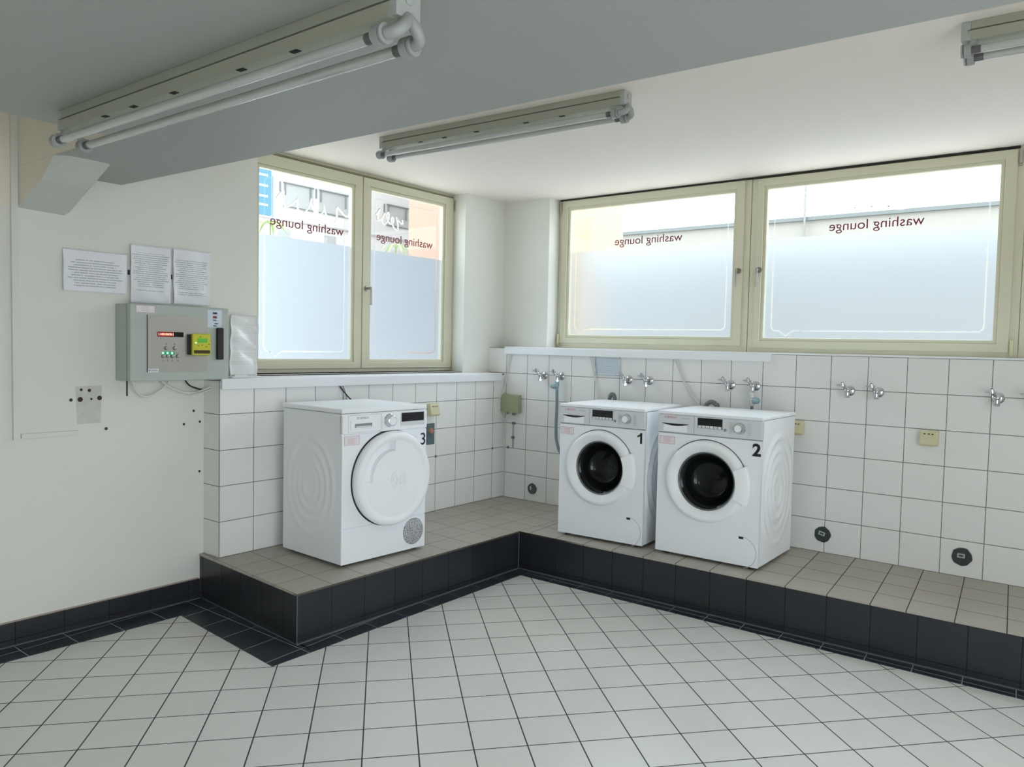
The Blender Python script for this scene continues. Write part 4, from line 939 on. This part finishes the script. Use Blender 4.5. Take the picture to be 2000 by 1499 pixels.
# handle and stickers
b = MB(); b.box((D_, yy(-2.498), zz(1.355)), (D_+0.022, yy(-2.461), zz(1.528))); b.build('door_handle', BLACKM, dr, bevel=0.006, segs=3)
b = MB(); b.box((D_, yy(-2.545), zz(1.530)), (D_+0.001, yy(-2.463), zz(1.624))); s2 = b.build('label_sticker', mat('blue_white_sticker', (0.62, 0.70, 0.80), 0.4), dr)
b = MB(); b.box((D_+0.001, yy(-2.516), zz(1.602)), (D_+0.0014, yy(-2.490), zz(1.612)));
for q, r_ in ((-2.514, 1.566), (-2.505, 1.548), (-2.512, 1.536)): b.box((D_+0.001, yy(q), zz(r_)), (D_+0.0014, yy(q+0.02), zz(r_+0.005)))
b.build('label_print', INK, s2)
b = MB(); b.box((D_+0.001, yy(-2.515), zz(1.579)), (D_+0.0014, yy(-2.492), zz(1.592))); b.build('label_symbol', mat('dark_red_print', (0.25, 0.02, 0.03), 0.5), s2)
b = MB(); b.box((D_, yy(-2.925), zz(1.592)), (D_+0.001, yy(-2.830), zz(1.628))); s3 = b.build('warning_sticker', INKPALE, dr)
b = MB(); frame_ring(b, lambda u, d, z: (d, u, z), yy(-2.925), yy(-2.830), zz(1.592), zz(1.628), yy(-2.9235), yy(-2.8315), zz(1.5935), zz(1.6265), D_+0.0014, D_+0.001)
for k in range(3): b.box((D_+0.001, yy(-2.897), zz(1.600)+k*0.009), (D_+0.0014, yy(-2.860), zz(1.602)+k*0.009))
b.build('sticker_print', mat('pale_red_print', (0.72, 0.36, 0.38), 0.5), s3)
MB().cyl((D_-0.044, -HY+0.004, -0.075), (D_-0.044, -HY+0.004, 0.0), 0.004, n=10).build('hinge_rod', BLACKM, t)
# cables hanging below the cabinet
xk = WLX+0.05
b = MB(); b.tube([(xk, -2.875, 1.245), (xk, -2.86, 1.195), (xk, -2.82, 1.158), (xk, -2.77, 1.168), (xk, -2.71, 1.205), (xk, -2.68, 1.245)], 0.0055, n=10)
part(b.build('power_cable', CABLEW, None, smooth=True), CC, 'pale grey cable')
b = MB(); b.tube([(xk, -2.73, 1.245), (xk, -2.68, 1.205), (xk, -2.60, 1.172), (xk, -2.53, 1.172), (xk+0.02, -2.46, 1.198), (xk+0.05, -2.435, 1.205)], 0.0065, n=10)
part(b.build('power_cable', CABLEW, None, smooth=True), CC, 'pale grey cable')
b = MB(); b.tube([(xk+0.01, -2.57, 1.158), (xk+0.01, -2.53, 1.163), (xk+0.03, -2.47, 1.185), (xk+0.05, -2.435, 1.198)], 0.005, n=10)
part(b.build('power_cable', CABLEW, None, smooth=True), CC, 'pale grey cable')
b = MB(); b.tube([(xk, -2.60, 1.245), (xk, -2.57, 1.21), (xk, -2.52, 1.190), (xk, -2.50, 1.186)], 0.0045, n=10)
part(b.build('power_cable', CABLEB, None, smooth=True), CC, 'black cable')

# cable trunking on the left wall
t = thing('cable_trunking', 'white plastic cable trunking running up the left wall and along to the patch', 'trunking', (WLX, -3.385, 0))
MB().box((0, -0.016, 0.975), (0.016, 0.013, ZC-0.01)).build('upright_duct', mat('trunking_white', (0.74,0.74,0.70), 0.45), t, bevel=0.001)
MB().box((0, 0.016, 0.978), (0.016, 0.262, 1.000)).build('level_duct', mat('trunking_white', (0.74,0.74,0.70), 0.45), t, bevel=0.001)
# plaster patch and drill holes
b = MB(); b.prism([(-3.120, 1.030), (-3.012, 1.030), (-3.004, 1.220), (-3.128, 1.216)], 0, WLX, WLX+0.0015)
tag(b.build('plaster_patch', mat('bare_plaster', (0.62, 0.61, 0.57), 0.9, noise=0.12, nscale=30), None), 'bare grey plaster patch on the left wall below the notices', 'patch')
hl = [(-3.149,1.151,.007,'left of the plaster patch'), (-3.102,1.200,.006,'upper corner of the patch'), (-3.064,1.196,.007,'top middle of the patch'), (-3.107,1.152,.011,'large, in the middle row of the patch'), (-3.055,1.152,.005,'tiny, in the middle row of the patch'),
      (-3.016,1.156,.010,'large, at the patch edge towards the cabinet'), (-2.985,.998,.007,'just below and beside the patch'), (-2.576,.994,.006,'low under the cabinet'), (-2.520,1.065,.006,'uppermost near the tiled corner'), (-2.484,1.002,.006,'close to the tile edge, waist height'), (-2.486,.722,.006,'lowest, beside the tile edge')]
for y, z, r, l in hl:
    b = MB(); b.lathe([(0.0005, 0.0024), (r*0.9, 0.0026), (r*1.15, 0.0016)], c=(WLX, y, z), axis='x', n=18)
    tag(b.build('drill_hole', HOLE, None), 'dark drill hole in the left wall, '+l, 'hole', 'drill holes in the left wall')
